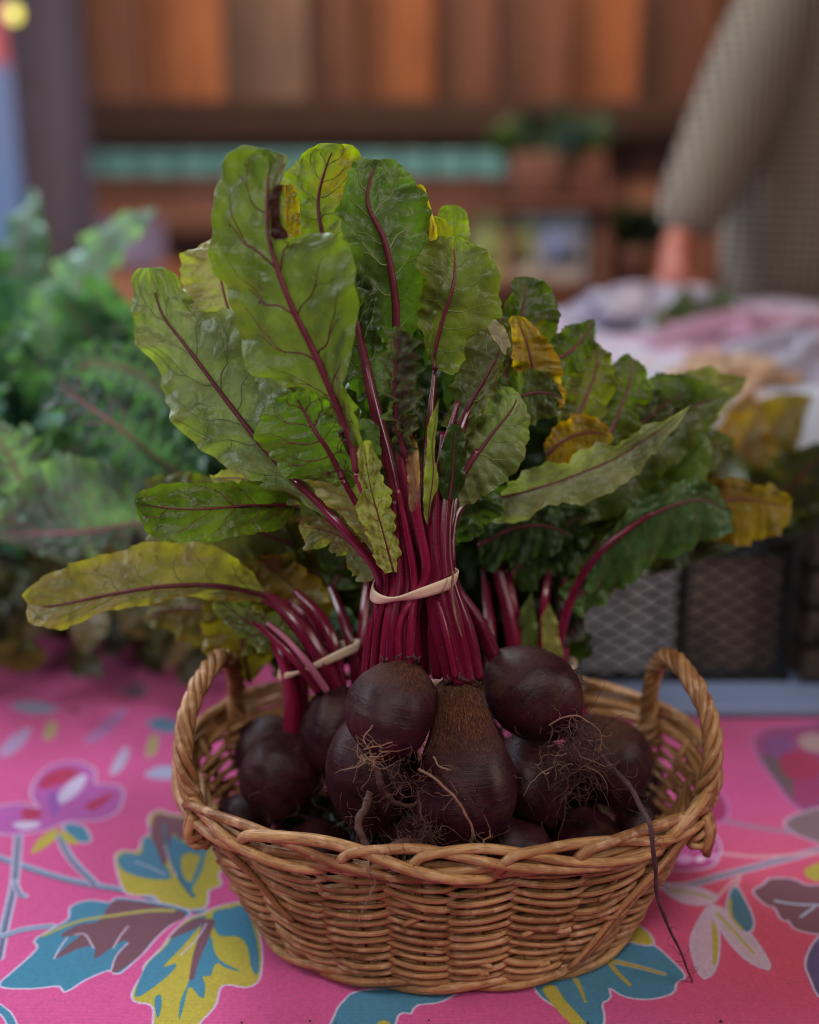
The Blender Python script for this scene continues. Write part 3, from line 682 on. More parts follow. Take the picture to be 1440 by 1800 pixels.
def band(root, cx, cy, Y, hw, hd, tilt, w0, mat=BAND, dz=0.0, name='rubber_band', ang=0.0):
    c = P(cx, cy, Y); s = PX(Y); g = Geo(); n = 72; v = []
    for i in range(n):
        t = 2*math.pi*i/n; x, y = hw*s*math.cos(t), hd*math.sin(t)
        ca, sa = math.cos(ang), math.sin(ang)
        z = tilt*s*math.cos(t) - .0015*math.sin(2*t + .6)
        ww = w0*s*(1 - .38*math.exp(-((t-4.25)/.35)**2) + .18*math.sin(t*2 + 2.4)); tw = .5*math.exp(-((t-4.25)/.5)**2) + .25*math.sin(t + 2)
        ctr = c + np.array((x, y, z)); nn = np.array((math.cos(t)*hd, math.sin(t)*hw*s, 0)); nn /= np.linalg.norm(nn)
        up = np.array((0, 0, 1))*math.cos(tw) + nn*math.sin(tw); no = np.cross(np.cross(nn, up), up); no = nn*math.cos(tw) - np.array((0, 0, 1))*math.sin(tw)
        for a_, b_ in ((-.5, 0), (-.46, .0006), (-.2, .00085), (.2, .00085), (.46, .0006), (.5, 0), (.4, -.0003), (-.4, -.0003)):
            q = ctr + up*ww*a_ + no*b_
            if ang: q = c + np.array(((q-c)[0]*ca + (q-c)[2]*sa, (q-c)[1], -(q-c)[0]*sa + (q-c)[2]*ca))
            v.append(q)
    f = [((i % n)*8 + j, (i % n)*8 + (j+1) % 8, ((i+1) % n)*8 + (j+1) % 8, ((i+1) % n)*8 + j) for i in range(n) for j in range(8)]
    g.add(v, f); return build(name, g, mat, root)

GA, GB, GC, GD = lin('5a7638'), lin('6c8a2e'), lin('45642a'), lin('6f8e52')   # greens of the leaves
GL, GDK, GBL = lin('8a9c5c'), lin('2c4a1e'), lin('5f8a74')

# ---- the bunch in front
bn = thing('beet_bunch', 'large upright beet bunch at the front, tall red-veined leaves above a cream rubber band', 'beet bunch', tuple(P(745, 1200, -.05)))
S_ = [
 ([(640,1205,-.056),(650,1120,-.052),(668,1020,-.050),(600,925,-.046),(520,845,-.030)], (10,9,8,8,7)),
 ([(672,1185,-.064),(680,1100,-.060),(694,1010,-.054),(665,930,-.058),(628,830,-.062)], (9,9,9,9,8)),
 ([(655,1195,-.060),(664,1100,-.058),(680,1015,-.055),(640,915,-.054),(602,842,-.052)], (8,8,7,6,5)),
 ([(712,1170,-.066),(711,1090,-.062),(716,1015,-.056),(705,930,-.052),(685,820,-.046),(655,700,-.040),(622,540,-.024)], (12,12,12,13,12,9,3)),
 ([(730,1168,-.062),(727,1090,-.058),(732,1015,-.052),(722,900,-.042),(703,740,-.028),(690,600,-.012)], (12,12,14,15,12,6)),
 ([(700,1170,-.069),(704,1090,-.065),(748,1015,-.060),(735,920,-.060),(716,815,-.058),(700,745,-.056)], (8,8,9,9,7,4)),
 ([(792,1196,-.066),(770,1110,-.062),(755,1015,-.056),(752,880,-.044),(757,740,-.024),(765,640,-.006)], (14,14,12,12,10,3)),
 ([(808,1200,-.068),(790,1120,-.064),(768,1015,-.058),(762,900,-.050),(778,800,-.040),(806,705,-.030)], (14,14,12,11,8,4)),
 ([(824,1198,-.066),(806,1110,-.062),(782,1015,-.056),(780,920,-.048),(792,820,-.038),(830,710,-.028),(880,645,-.014)], (13,13,12,10,8,6,2)),
 ([(840,1192,-.062),(824,1110,-.058),(793,1015,-.052),(788,930,-.044),(800,860,-.034),(840,790,-.024)], (12,12,10,8,6,5)),
 ([(872,1165,-.034),(842,1095,-.034),(800,1030,-.036),(792,980,-.034),(802,900,-.020),(850,860,-.004)], (15,14,11,9,8,7)),
 ([(690,1172,-.060),(690,1100,-.056),(682,1015,-.048),(610,935,-.024),(520,885,-.004)], (7,7,7,6,5)),
 ([(745,1185,-.044),(742,1100,-.044),(742,1015,-.040),(738,900,-.026),(745,800,.000)], (13,13,12,9,2)),
 ([(770,1190,-.050),(762,1100,-.048),(772,1015,-.040),(770,900,-.030),(780,760,-.010)], (12,12,11,9,7)),
 ([(684,1172,-.070),(688,1100,-.067),(703,1020,-.060),(700,950,-.056),(694,880,-.054)], (8,8,8,6,4)),
 ([(660,1190,-.050),(668,1100,-.048),(690,1020,-.042),(690,900,-.030)], (9,9,8,6)),
 ([(720,1170,-.069),(722,1100,-.066),(728,1020,-.060),(712,920,-.060),(700,860,-.058)], (8,8,8,7,4)),
 ([(815,1195,-.056),(812,1110,-.054),(786,1010,-.050),(790,930,-.040),(810,840,-.02)], (11,11,10,8,6)),
]
for pts, r in S_: stalk(bn, pts, r)
stalk(bn, [(668,1170,-.058),(664,1100,-.056),(660,1045,-.052)], (6,6,5), ridge=.1); stalk(bn, [(800,1190,-.072),(784,1110,-.068),(766,1040,-.060)], (6,6,5), ridge=.1)
stalk(bn, [(797,1005,-.066),(795,1040,-.068),(800,1080,-.068),(812,1120,-.068)], (2.5,2.5,1.5), mat=ROOTP, ridge=0, name='dry_fibre', seg=7)
band(bn, 728, 1024, -.049, 72, .0225, 13, 23)
# leaf A, the tall one in front
leaf(bn, [(628,830),(560,650),(510,545),(478,460),(465,400),(466,325),(470,262)],
     [(600,745),(545,690),(452,648),(418,600),(404,540),(388,480),(368,400),(370,345),(385,300),(425,262)],
     [(632,770),(612,680),(618,600),(628,520),(622,445),(590,410),(515,418),(502,380),(498,320),(502,272)],
     Y=(-.062,-.066,-.060,-.052), dl=.014, dr=-.004, color=GA, yel=.30, ruf=.0055, rf=3.3, puck=.0030, nv=6, seed=3, nu=16, nt=90, midr=.0026, bow=.004, slope=.13)
# dark curled rim of leaf A where it folds
leaf(bn, [(505,420),(488,390),(484,350),(500,325)], [(478,420),(476,390),(472,350),(486,325)], [(506,410),(494,390),(492,350),(498,330)], Y=(-.066,-.066), color=lin('3a2014'), ruf=.001, rf=2, puck=.0012, nv=4, seed=9, veins=False, nt=30, nu=6, midr=0, name='withered_leaf_patch')
# leaf C, small round one
leaf(bn, [(602,842),(580,800),(560,770),(540,735),(515,690)],
     [(575,850),(520,840),(480,812),(456,785),(453,750),(470,712),(490,698)], [(625,860),(618,800),(605,745),(575,700),(540,680)],
     Y=(-.052,-.056,-.052), dl=.004, dr=.006, color=lin('56802a'), yel=.1, ruf=.0035, rf=3, puck=.0018, nv=5, seed=5, nu=13, nt=60, midr=.0019, bow=.003)
# its pale lower blade
leaf(bn, [(668,985),(650,930),(628,888),(602,842),(560,800)], [(620,930),(575,885),(540,850),(520,830)], [(672,940),(650,880),(630,840),(600,800)], Y=(-.050,-.046), color=GL, ruf=.003, rf=4, puck=.0016, nv=6, seed=15, nu=9, nt=50, midr=0)
# leaf B, the big pale one on the left
leaf(bn, [(600,925),(520,845),(450,772),(382,685),(320,600),(282,545),(262,470)],
     [(520,880),(440,840),(380,812),(330,772),(290,705),(272,640),(240,590),(228,520),(238,478)], [(612,880),(560,800),(520,700),(470,640),(430,570),(392,542),(340,525),(300,478)],
     Y=(-.046,-.02,.012,.03), dl=.006, dr=.012, color=GD, yel=.05, ruf=.0055, rf=4, puck=.0026, nv=7, seed=6, nu=14, nt=80, midr=.0022, bow=.004, veins='pale')
leaf(bn, [(420,600),(395,520),(380,440),(372,420)], [(360,560),(322,520),(316,470),(345,430)], [(460,600),(430,520),(410,450),(395,425)], Y=(.02,.05), color=GL, ruf=.005, rf=3, puck=.002, nv=5, seed=31, midr=.001, veins=False)
leaf(bn, [(640,930),(590,870),(560,800),(530,700),(470,660)], [(560,930),(500,850),(440,800),(420,700)], [(660,900),(640,800),(620,700),(560,640)], Y=(-.03,.01), color=lin('6a8a44'), ruf=.006, rf=4, puck=.002, nv=6, seed=33, midr=.0014, veins='pale')
# leaf D, dark upright centre leaf
leaf(bn, [(690,600),(690,530),(672,430),(642,362),(650,300),(662,280)], [(655,600),(628,560),(628,480),(606,420),(595,360),(608,308),(632,283)], [(722,600),(748,520),(760,440),(752,370),(728,310),(695,282)],
     Y=(-.014,-.02,-.012), dl=-.010, dr=.012, color=lin('3f5e26'), yel=.22, ruf=.0035, rf=4, puck=.0024, nv=6, seed=7, nu=13, nt=66, midr=.0026, bow=-.004, veins='pale')
leaf(bn, [(720,560),(745,480),(752,400),(735,325)], [(715,540),(728,470),(725,400),(718,330)], [(752,540),(770,470),(765,390),(745,330)], Y=(.006,.0), color=lin('8a8a1c'), yel=.95, ruf=.003, rf=3, puck=.0015, nv=5, seed=8, veins=False, midr=.001)
# leaf D2, yellow-green behind the gap
leaf(bn, [(580,470),(566,410),(560,350),(575,290),(592,252)], [(520,450),(495,400),(490,340),(512,292),(548,258)], [(620,450),(625,400),(640,340),(640,285),(620,256)], Y=(.016,.02,.012), dl=.004, dr=-.004, color=GB, yel=.62, ruf=.004, rf=4, puck=.002, nv=6, seed=10, nu=12, nt=60, midr=.0015, veins='pale')
leaf(bn, [(500,440),(505,400),(505,360),(502,325)], [(480,440),(482,400),(484,360),(490,325)], [(528,440),(530,400),(526,360),(516,325)], Y=(-.02,-.01), color=lin('7a7420'), yel=.9, ruf=.003, rf=2, puck=.0015, nv=4, seed=11, veins=False, midr=0)
# leaf P between A and D
leaf(bn, [(655,700),(640,620),(622,540),(612,450)], [(625,700),(600,620),(590,540),(598,460)], [(690,680),(672,600),(660,520),(640,450)], Y=(-.036,-.02), color=lin('3a5a26'), yel=.15, ruf=.004, rf=3, puck=.002, nv=6, seed=12, midr=.002, veins='pale')
leaf(bn, [(690,760),(700,660),(690,560),(680,480)], [(650,760),(645,660),(650,560),(655,490)], [(735,760),(745,660),(735,560),(715,480)], Y=(-.004,.02), color=lin('2e4a1e'), yel=.1, ruf=.005, rf=4, puck=.002, nv=6, seed=13, midr=.0016, veins='pale')
# leaf F right of the centre
leaf(bn, [(765,650),(778,580),(800,510),(805,455),(800,415)], [(748,620),(738,560),(742,500),(734,450),(762,420)], [(800,650),(858,600),(886,540),(872,480),(842,430)], Y=(-.012,-.016,-.004), dl=-.008, dr=.010, color=lin('5c7630'), yel=.34, ruf=.0035, rf=3, puck=.0018, nv=5, seed=14, nu=13, nt=60, midr=.0016, bow=.004, veins='pale')
leaf(bn, [(790,440),(798,410),(798,385),(795,360)], [(770,440),(768,410),(768,385),(778,364)], [(820,440),(825,410),(824,385),(812,366)], Y=(.03,.03), color=GB, yel=.2, ruf=.002, rf=3, puck=.001, nv=3, seed=16, veins=False, midr=0, nt=30)
leaf(bn, [(750,560),(765,480),(772,420),(760,380)], [(738,560),(742,480),(748,420),(750,385)], [(790,540),(800,480),(798,420),(780,385)], Y=(.02,.02), color=lin('7c8a20'), yel=.7, ruf=.003, rf=3, puck=.001, nv=4, seed=17, veins=False, midr=0, nt=40)
# leaf G folded, pale underside turned up at its top
leaf(bn, [(800,760),(830,705),(862,650),(885,600),(880,560)], [(780,740),(800,680),(815,620),(850,580),(865,560)], [(830,760),(860,700),(890,640),(898,590),(885,562)], Y=(-.030,-.030,-.02), dl=.012, dr=-.006, color=lin('566a38'), yel=.1, ruf=.003, rf=3, puck=.0018, nv=5, seed=18, midr=.0014, veins='pale')
leaf(bn, [(862,570),(880,595),(892,612)], [(858,578),(872,602),(888,622)], [(872,562),(892,585),(898,608)], Y=(-.034,-.034), color=lin('a8b890'), ruf=.001, rf=3, puck=.001, nv=3, seed=19, veins=False, midr=0, nt=24, nu=6)
# leaf H pale ruffled on the right
leaf(bn, [(800,870),(825,820),(860,770),(900,720),(912,690)], [(798,820),(806,760),(840,705),(880,680)], [(812,890),(870,860),(905,830),(930,780),(926,720)], Y=(-.030,-.022,-.01), dl=.002, dr=-.002, color=GD, ruf=.004, rf=4, puck=.0024, nv=6, seed=20, nu=12, nt=56, midr=.0014, veins='pale')
leaf(bn, [(790,880),(795,840),(798,790),(802,745)], [(775,870),(772,830),(778,780),(790,748)], [(810,870),(818,830),(818,780),(812,750)], Y=(-.050,-.046), color=lin('2f5018'), yel=.0, ruf=.002, rf=3, puck=.001, nv=4, seed=21, veins=False, midr=.0008, nt=30)
# the rolled young leaf
leaf(bn, [(716,815),(700,745),(694,690),(698,600),(704,575)], [(708,790),(690,745),(676,690),(676,610),(690,576)], [(725,790),(728,740),(734,690),(732,610),(716,576)], Y=(-.058,-.060,-.056), dl=-.012, dr=-.012, color=lin('4c6444'), yel=.1, ruf=.004, rf=6, puck=.0034, nv=9, seed=22, nu=12, nt=70, midr=.0018, bow=-.006)
leaf(bn, [(725,900),(730,850),(722,790),(708,740)], [(718,890),(718,850),(712,800),(704,750)], [(732,890),(738,840),(735,790),(716,745)], Y=(-.062,-.062), color=lin('8a7a58'), yel=.2, ruf=.003, rf=4, puck=.002, nv=5, seed=23, veins=False, midr=0, nt=34, nu=5)
# leaf J strip lying on the stalks
leaf(bn, [(692,1005),(672,930),(655,870),(645,820),(640,775)], [(672,1005),(648,950),(630,900),(632,850),(628,800)], [(700,1000),(697,930),(684,870),(668,810),(652,778)], Y=(-.064,-.066), dl=-.004, dr=.006, color=lin('86a04c'), yel=.05, ruf=.0022, rf=5, puck=.0026, nv=8, seed=24, nu=10, nt=60, midr=.0006)
leaf(bn, [(660,800),(650,780),(655,755),(640,735)], [(640,800),(628,780),(632,750),(632,738)], [(670,800),(668,780),(668,755),(655,740)], Y=(-.052,-.05), color=lin('4a6a3a'), ruf=.003, rf=3, puck=.001, nv=3, seed=25, veins=False, midr=0, nt=24, nu=6)
# leaf K narrow ruffle
leaf(bn, [(752,925),(756,880),(762,830),(760,780),(772,700)], [(745,900),(744,850),(750,800),(752,750)], [(760,880),(771,850),(764,800),(768,750)], Y=(-.060,-.056), color=lin('7a9a3c'), yel=.1, ruf=.0035, rf=5, puck=.001, nv=5, seed=26, veins=False, midr=.0004, nu=6)
# leaf L the dark one held out to the left
leaf(bn, [(520,885),(440,888),(360,895),(290,890),(236,882)], [(500,850),(400,848),(320,850),(262,856),(240,866)], [(500,925),(440,940),(350,952),(270,946),(248,918)], Y=(-.004,-.05,-.058), dl=-.006, dr=-.010, color=lin('48681f'), yel=.25, ruf=.003, rf=3, puck=.0024, nv=5, seed=27, nu=12, nt=60, midr=.0011, bow=-.005)
leaf(bn, [(560,870),(500,860),(430,842),(370,840)], [(540,850),(480,835),(420,825),(375,832)], [(560,890),(500,885),(440,870),(380,852)], Y=(-.02,.0), color=GL, ruf=.003, rf=4, puck=.001, nv=4, seed=28, veins=False, midr=.0010, veinmat=STALKP)
# leaf M pale ruffles under it
leaf(bn, [(662,1012),(620,960),(580,935),(525,925)], [(655,980),(620,925),(570,905),(530,905)], [(655,1020),(625,1000),(590,965),(540,965)], Y=(-.040,-.02), color=GL, ruf=.006, rf=4, puck=.002, nv=5, seed=29, midr=.0006, nu=10)
leaf(bn, [(655,1020),(640,1000),(625,985),(618,960)], [(640,1024),(625,1015),(612,995),(610,970)], [(665,1000),(655,980),(640,965),(630,955)], Y=(-.044,-.03), color=lin('86a060'), ruf=.004, rf=3, puck=.001, nv=3, seed=30, veins=False, midr=0, nt=24, nu=6)
# backing leaves in the heart of the bunch
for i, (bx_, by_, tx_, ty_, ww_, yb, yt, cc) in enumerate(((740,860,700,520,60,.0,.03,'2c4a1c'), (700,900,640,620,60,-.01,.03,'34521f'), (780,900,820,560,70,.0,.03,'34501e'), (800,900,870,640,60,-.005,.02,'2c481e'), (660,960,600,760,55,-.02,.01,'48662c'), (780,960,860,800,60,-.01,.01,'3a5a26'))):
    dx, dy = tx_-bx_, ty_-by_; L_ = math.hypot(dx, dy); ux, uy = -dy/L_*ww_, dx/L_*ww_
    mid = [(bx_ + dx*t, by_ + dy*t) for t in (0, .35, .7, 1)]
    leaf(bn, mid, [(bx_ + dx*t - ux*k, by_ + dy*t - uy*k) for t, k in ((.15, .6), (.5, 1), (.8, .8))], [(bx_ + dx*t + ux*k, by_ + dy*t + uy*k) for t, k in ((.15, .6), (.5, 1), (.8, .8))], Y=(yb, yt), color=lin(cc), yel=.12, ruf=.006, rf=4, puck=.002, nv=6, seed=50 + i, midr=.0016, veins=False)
# its beets
b1 = beet(bn, P(712, 1158, -.066), P(668, 1352, -.082), 82*PX(-.07), seed=1, hair=26, mat=BEET, label='round front beetroot with brown crown')
b2 = beet(bn, P(668, 1235, -.050), P(642, 1478, -.066), 78*PX(-.06), seed=2, hair=34, label='beetroot tucked under the round front one')
b3 = beet(bn, P(800, 1196, -.060), P(832, 1496, -.082), 90*PX(-.07), prof=PROF_PEAR, mat=BEETB, seed=3, hair=30, label='pear-shaped beetroot with rough brown shoulder')
b4 = beet(bn, P(862, 1152, -.030), P(1018, 1292, -.052), 80*PX(-.04), seed=4, hair=30, label='beetroot lying on its side')
# crown scales between stalks and root
for cx_, cy_, Y_, o_, rr_ in ((705, 1160, -.070, b1, 30), (812, 1200, -.070, b3, 30)):
    g = Geo()
    for i in range(26):
        a_ = rnd.uniform(0, 6.28); p0 = P(cx_ + rr_*math.cos(a_), cy_ + 3 + rr_*.25*math.sin(a_), Y_ + .009*math.sin(a_)); p1 = p0 + np.array((rnd.uniform(-.003, .003), rnd.uniform(-.003, .001), rnd.uniform(.001, .005)))
        tube(g, [p0, (p0 + p1)/2 + np.array((0, -.001, 0)), p1], [.0009, .0007, .0002], 5)
    build('crown_scales', g, ROOT, o_, kind='stuff')
rootlet(b1, [(660,1345,-.094),(668,1368,-.098),(676,1392,-.098),(695,1408,-.092),(722,1416,-.088),(748,1395,-.086)], (7,6,5,4,2), fuzz=24, seed=1)
rootlet(b1, [(655,1275,-.104),(640,1300,-.104),(650,1318,-.104),(630,1332,-.104)], (1.3,1,.6), ROOTP, 'side_root', .0006, 30, 8, 2)
rootlet(b1, [(640,1318,-.104),(660,1312,-.105),(690,1305,-.105)], (1.6,1), ROOTP, 'side_root', .0004, 20, 3, 22)
rootlet(b2, [(652,1392,-.094),(640,1420,-.100),(633,1446,-.106),(640,1474,-.112),(652,1498,-.118),(664,1512,-.120)], (7,7,6.5,6,6), fuzz=26, seed=3)
rootlet(b2, [(660,1500,-.120),(690,1488,-.116),(715,1478,-.112),(742,1482,-.106),(765,1496,-.100)], (6,6,5,3,1.5), fuzz=44, seed=4, name='side_root')
rootlet(b2, [(650,1494,-.120),(648,1530,-.1245),(655,1560,-.125),(640,1600,-.125),(632,1620,-.1245)], (2,1.6,1.2,.8), ROOTP, 'side_root', .0014, 40, 3, 5)
rootlet(b3, [(722,1470,-.110),(712,1500,-.119),(702,1530,-.123),(676,1548,-.124)], (2,1.8,1), ROOT, 'side_root', .0012, 36, 10, 6)
rootlet(b3, [(736,1352,-.106),(765,1368,-.112),(792,1398,-.114),(815,1428,-.113),(832,1462,-.111),(828,1490,-.108)], (2.2,2.4,2.2,2,1.6), ROOTP, 'side_root', .0008, 60, 8, 7)
rootlet(b3, [(762,1330,-.102),(775,1348,-.106),(792,1354,-.108)], (1.6,1.2), ROOTP, 'side_root', .0004, 20, 2, 8)
rootlet(b3, [(735,1390,-.100),(738,1430,-.104),(750,1462,-.106),(770,1490,-.106)], (2.5,2,1.5), ROOT, 'side_root', .0012, 40, 30, 9)
rootlet(b3, [(845,1496,-.112),(850,1478,-.114),(862,1470,-.115),(860,1460,-.114)], (1.4,1.4,.8), ROOTP, 'side_root', .0008, 24, 8, 10)
tangle(b3, 745, 1470, -.100, 45, 22, 42, 3); tangle(b1, 645, 1330, -.103, 22, 22, 20, 6, ROOTP); tangle(b1, 712, 1378, -.098, 34, 18, 30, 8)
tangle(b4, 1012, 1290, -.062, 60, 26, 70, 1, ROOTD); tangle(b4, 1020, 1360, -.066, 66, 42, 110, 2, ROOT); tangle(b4, 1000, 1330, -.070, 70, 40, 26, 12, ROOTP)
rootlet(b4, [(965,1275,-.070),(990,1262,-.074),(1020,1260,-.074),(1048,1275,-.072),(1056,1305,-.070),(1050,1325,-.070)], (1.6,1.6,1.2,1), ROOTP, 'side_root', .0008, 50, 10, 12)
rootlet(b4, [(1030,1300,-.060),(1078,1352,-.072),(1105,1380,-.086),(1126,1412,-.102),(1142,1445,-.114),(1150,1500,-.118),(1162,1580,-.112),(1180,1640,-.104),(1200,1685,-.097),(1218,1728,-.090)], (3,5,4.6,4.2,4,3.2,2.6,2,1.4), ROOTD, 'taproot', .0016, 110, 40, 11)

# ---- left bunch behind it
ln = thing('beet_bunch', 'beet bunch leaning left in the basket, with one long leaf pointing left', 'beet bunch', tuple(P(570, 1240, .0)))
for pts, r in (([(592,1215,.0),(560,1150,-.004),(520,1092,.0),(470,1050,.01),(410,1036,.02)], (15,15,14,10,6)), ([(598,1205,.006),(585,1130,.01),(560,1080,.02),(520,1040,.04)], (11,11,9,7)),
               ([(560,1215,-.006),(520,1160,-.008),(480,1120,.0),(440,1085,.01)], (8,8,8,6)), ([(512,1290,.0),(512,1220,.0),(500,1160,.0),(470,1110,.01),(430,1080,.02)], (15,14,12,9,6)),
               ([(530,1280,.008),(528,1200,.008),(515,1150,.012),(505,1060,.03)], (13,12,10,8)), ([(600,1210,.01),(575,1150,.016),(545,1090,.03),(500,1050,.05)], (9,9,8,6))):
    stalk(ln, pts, r)
stalk(ln, [(575,1215,-.012),(540,1165,-.014),(505,1125,-.008),(470,1095,.0)], (6,6,5,4), mat=STALKP)
band(ln, 560, 1156, .004, 70, .013, 26, 19)
leaf(ln, [(470,1048),(380,1030),(280,1032),(180,1048),(90,1066),(48,1062)], [(440,1000),(370,960),(300,950),(200,970),(120,992),(70,1015),(48,1042)], [(440,1060),(340,1050),(260,1062),(180,1080),(110,1102),(66,1100),(48,1082)], Y=(.01,-.005,-.01,.0), dl=.01, dr=-.006, color=lin('7c8648'), yel=.25, ruf=.005, rf=4, puck=.002, nv=7, seed=60, midr=.0018, nu=11, nt=60, veins='pale')
leaf(ln, [(580,1130),(540,1060),(490,1010),(440,985)], [(560,1130),(510,1080),(455,1040),(430,1005)], [(600,1110),(570,1030),(520,985),(460,970)], Y=(.03,.06), color=lin('8a8430'), yel=.7, ruf=.006, rf=4, puck=.002, nv=5, seed=62, midr=.0010, veins=False)
leaf(ln, [(540,1150),(480,1115),(430,1090),(380,1050)], [(530,1165),(470,1150),(410,1110),(375,1070)], [(540,1130),(500,1090),(450,1065),(395,1045)], Y=(.0,.01), color=GD, yel=.1, ruf=.004, rf=4, puck=.002, nv=5, seed=63, midr=.001)
leaf(ln, [(610,1120),(605,1100),(600,1080),(590,1065)], [(595,1120),(585,1105),(580,1085)], [(630,1115),(630,1095),(615,1072)], Y=(.03,.03), color=GBL, ruf=.004, rf=3, puck=.001, nv=3, seed=64, veins=False, midr=0, nt=24)
leaf(ln, [(520,960),(430,930),(330,935),(250,960)], [(500,930),(420,900),(330,905),(265,935)], [(520,1010),(440,985),(340,985),(260,985)], Y=(.06,.04), color=lin('5e7040'), yel=.1, ruf=.006, rf=4, puck=.002, nv=6, seed=65, midr=.0012, veins=False)
for i, (pt, dr_, l_, w_, cc) in enumerate((((540,1060,.05),(-.6,.2,.5),.14,.07,'5c7030'), ((560,1020,.06),(.1,.3,1),.12,.06,'7c7c28'), ((580,1040,.05),(.5,.3,.8),.10,.06,'4a6a34'), ((520,1100,.05),(-.8,.3,.1),.12,.06,'6a7834'), ((440,1200,.05),(-.2,.1,1),.09,.05,'6c6c20'), ((560,1000,.07),(-.3,.2,1),.15,.08,'3f5c2a'), ((600,1000,.07),(.2,.2,1),.16,.09,'2c4420'))):
    fleaf(ln, P(*pt), dr_, l_, w_, lin(cc), yel=.3, droop=.5, seed=70 + i, ruf=.006, puck=.002, midr=.0014, veins=False, nv=6)
b5 = beet(ln, P(598, 1200, .004), P(566, 1374, -.022), 60*PX(-.01), seed=5, hair=14, label='smaller beetroot left of the front ones'); 
b6 = beet(ln, P(512, 1285, .0), P(470, 1450, -.024), 76*PX(0), seed=6, hair=10, label='dark beetroot deep in the left of the basket')
# ---- right bunch behind it
rn = thing('beet_bunch', 'beet bunch at the back right of the basket with broad green leaves spreading right', 'beet bunch', tuple(P(960, 1230, .06)))
for pts, r in (([(915,1230,.05),(905,1150,.05),(895,1080,.055),(875,1000,.065),(866,930,.08)], (14,13,12,9,2)), ([(930,1230,.056),(915,1150,.056),(900,1070,.06),(890,960,.08)], (11,11,10,2)),
               ([(952,1210,.056),(955,1120,.056),(960,1040,.06),(975,960,.08)], (10,9,8,2)), ([(975,1230,.052),(985,1120,.050),(1010,1040,.050),(1055,970,.046),(1130,912,.048),(1180,892,.052)], (9,9,8,7,5,3)),
               ([(1020,1260,.05),(1005,1220,.05),(985,1170,.05),(965,1130,.05)], (16,15,12,10)), ([(985,1230,.06),(990,1150,.06),(1000,1080,.07),(990,1000,.08)], (9,8,7,6))):
    stalk(rn, pts, r)
band(rn, 948, 1168, .056, 62, .024, -4, 26)
R_ = [
 ([(830,880),(900,870),(1000,840),(1110,790),(1215,712)], [(850,850),(930,830),(1020,795),(1120,760)], [(840,910),(900,915),(980,892),(1070,868),(1150,800)], (.015,.02,.03), -.004, -.012, '748c5c', .05, 7),
 ([(860,1000),(980,930),(1100,860),(1190,790),(1240,745)], [(860,950),(960,880),(1080,810),(1170,745),(1220,712)], [(890,1020),(1000,1000),(1120,975),(1210,900),(1250,800)], (.07,.08,.09), .0, .0, '56782a', .1, 7),
 ([(1040,985),(1110,925),(1180,890),(1240,880),(1290,905)], [(1060,950),(1110,890),(1180,850),(1250,850)], [(1030,1035),(1090,1030),(1160,985),(1230,960),(1280,935)], (.046,.05,.07), .0, -.0, '3c6a34', .2, 6),
 ([(1210,900),(1270,880),(1330,880),(1392,895)], [(1210,860),(1270,840),(1340,850),(1385,870)], [(1220,940),(1280,955),(1340,950),(1385,925)], (.09,.11), .0, .0, '6a641c', .6, 5),
 ([(1000,1060),(1040,1030),(1080,1000),(1120,960)], [(985,1040),(1020,1000),(1060,965)], [(1015,1080),(1060,1060),(1110,1010)], (.05,.06), 0, 0, '4f7a3c', .1, 5),
 ([(880,700),(900,620),(920,540),(925,485)], [(870,680),(880,600),(890,530),(905,490)], [(930,700),(960,620),(985,550),(960,500)], (.03,.05), 0, 0, '3a4e1c', .45, 5),
 ([(950,720),(940,660),(925,600),(905,555)], [(920,700),(905,650),(895,600),(898,560)], [(985,720),(990,660),(965,600),(925,560)], (.02,.03), 0, 0, '8a7a20', .8, 5),
 ([(1000,760),(1030,700),(1050,640),(1040,590)], [(980,740),(990,680),(1010,620)], [(1040,760),(1075,700),(1080,640)], (.05,.07), 0, 0, '5c6a24', .3, 5),
 ([(1060,790),(1090,720),(1110,660),(1105,620)], [(1030,760),(1050,700),(1075,640)], [(1100,780),(1135,720),(1140,660)], (.06,.08), 0, 0, '4c661c', .35, 5),
 ([(1040,820),(1110,760),(1170,710),(1215,690)], [(1040,780),(1100,720),(1160,680)], [(1060,840),(1130,800),(1190,740)], (.07,.08), 0, 0, '33481c', .3, 5),
 ([(900,1010),(940,960),(1000,920),(1060,900)], [(890,960),(940,915),(1000,885)], [(920,1040),(980,1000),(1040,950)], (.06,.07), 0, 0, '3c5e2a', .1, 5),
 ([(840,960),(900,930),(960,925),(1010,945)], [(850,920),(900,895),(970,895)], [(850,1000),(900,985),(970,975)], (.04,.05), 0, 0, '31542c', .05, 5),
 ([(960,800),(1000,770),(1040,760),(1080,770)], [(960,770),(1000,735),(1045,730)], [(970,830),(1010,810),(1055,800)], (.04,.05), 0, 0, '8c7420', .9, 4),
 ([(860,720),(905,700),(950,690),(990,700)], [(860,690),(905,660),(960,650)], [(870,760),(920,745),(970,735)], (.01,.02), 0, 0, '4c6630', .2, 5),
 ([(960,640),(1000,620),(1030,590),(1045,560)], [(950,610),(985,580),(1020,565)], [(985,670),(1020,650),(1045,610)], (.05,.06), 0, 0, '40561f', .3, 4),
 ([(1130,700),(1170,690),(1210,680),(1230,700)], [(1130,670),(1170,655),(1215,665)], [(1140,730),(1180,725),(1225,725)], (.09,.1), 0, 0, '36501e', .3, 4),
]
for i, (mid, l, r, Y_, dl_, dr_, cc, yl, nvv) in enumerate(R_):
    leaf(rn, mid, l, r, Y=Y_, dl=dl_, dr=dr_, color=lin(cc), yel=yl, ruf=.005, rf=4, puck=.0022, nv=nvv, seed=80 + i, midr=.0012 if i > 1 else .0009, veins='pale' if i in (0, 1, 2, 5, 9) else False, nu=11, nt=56)
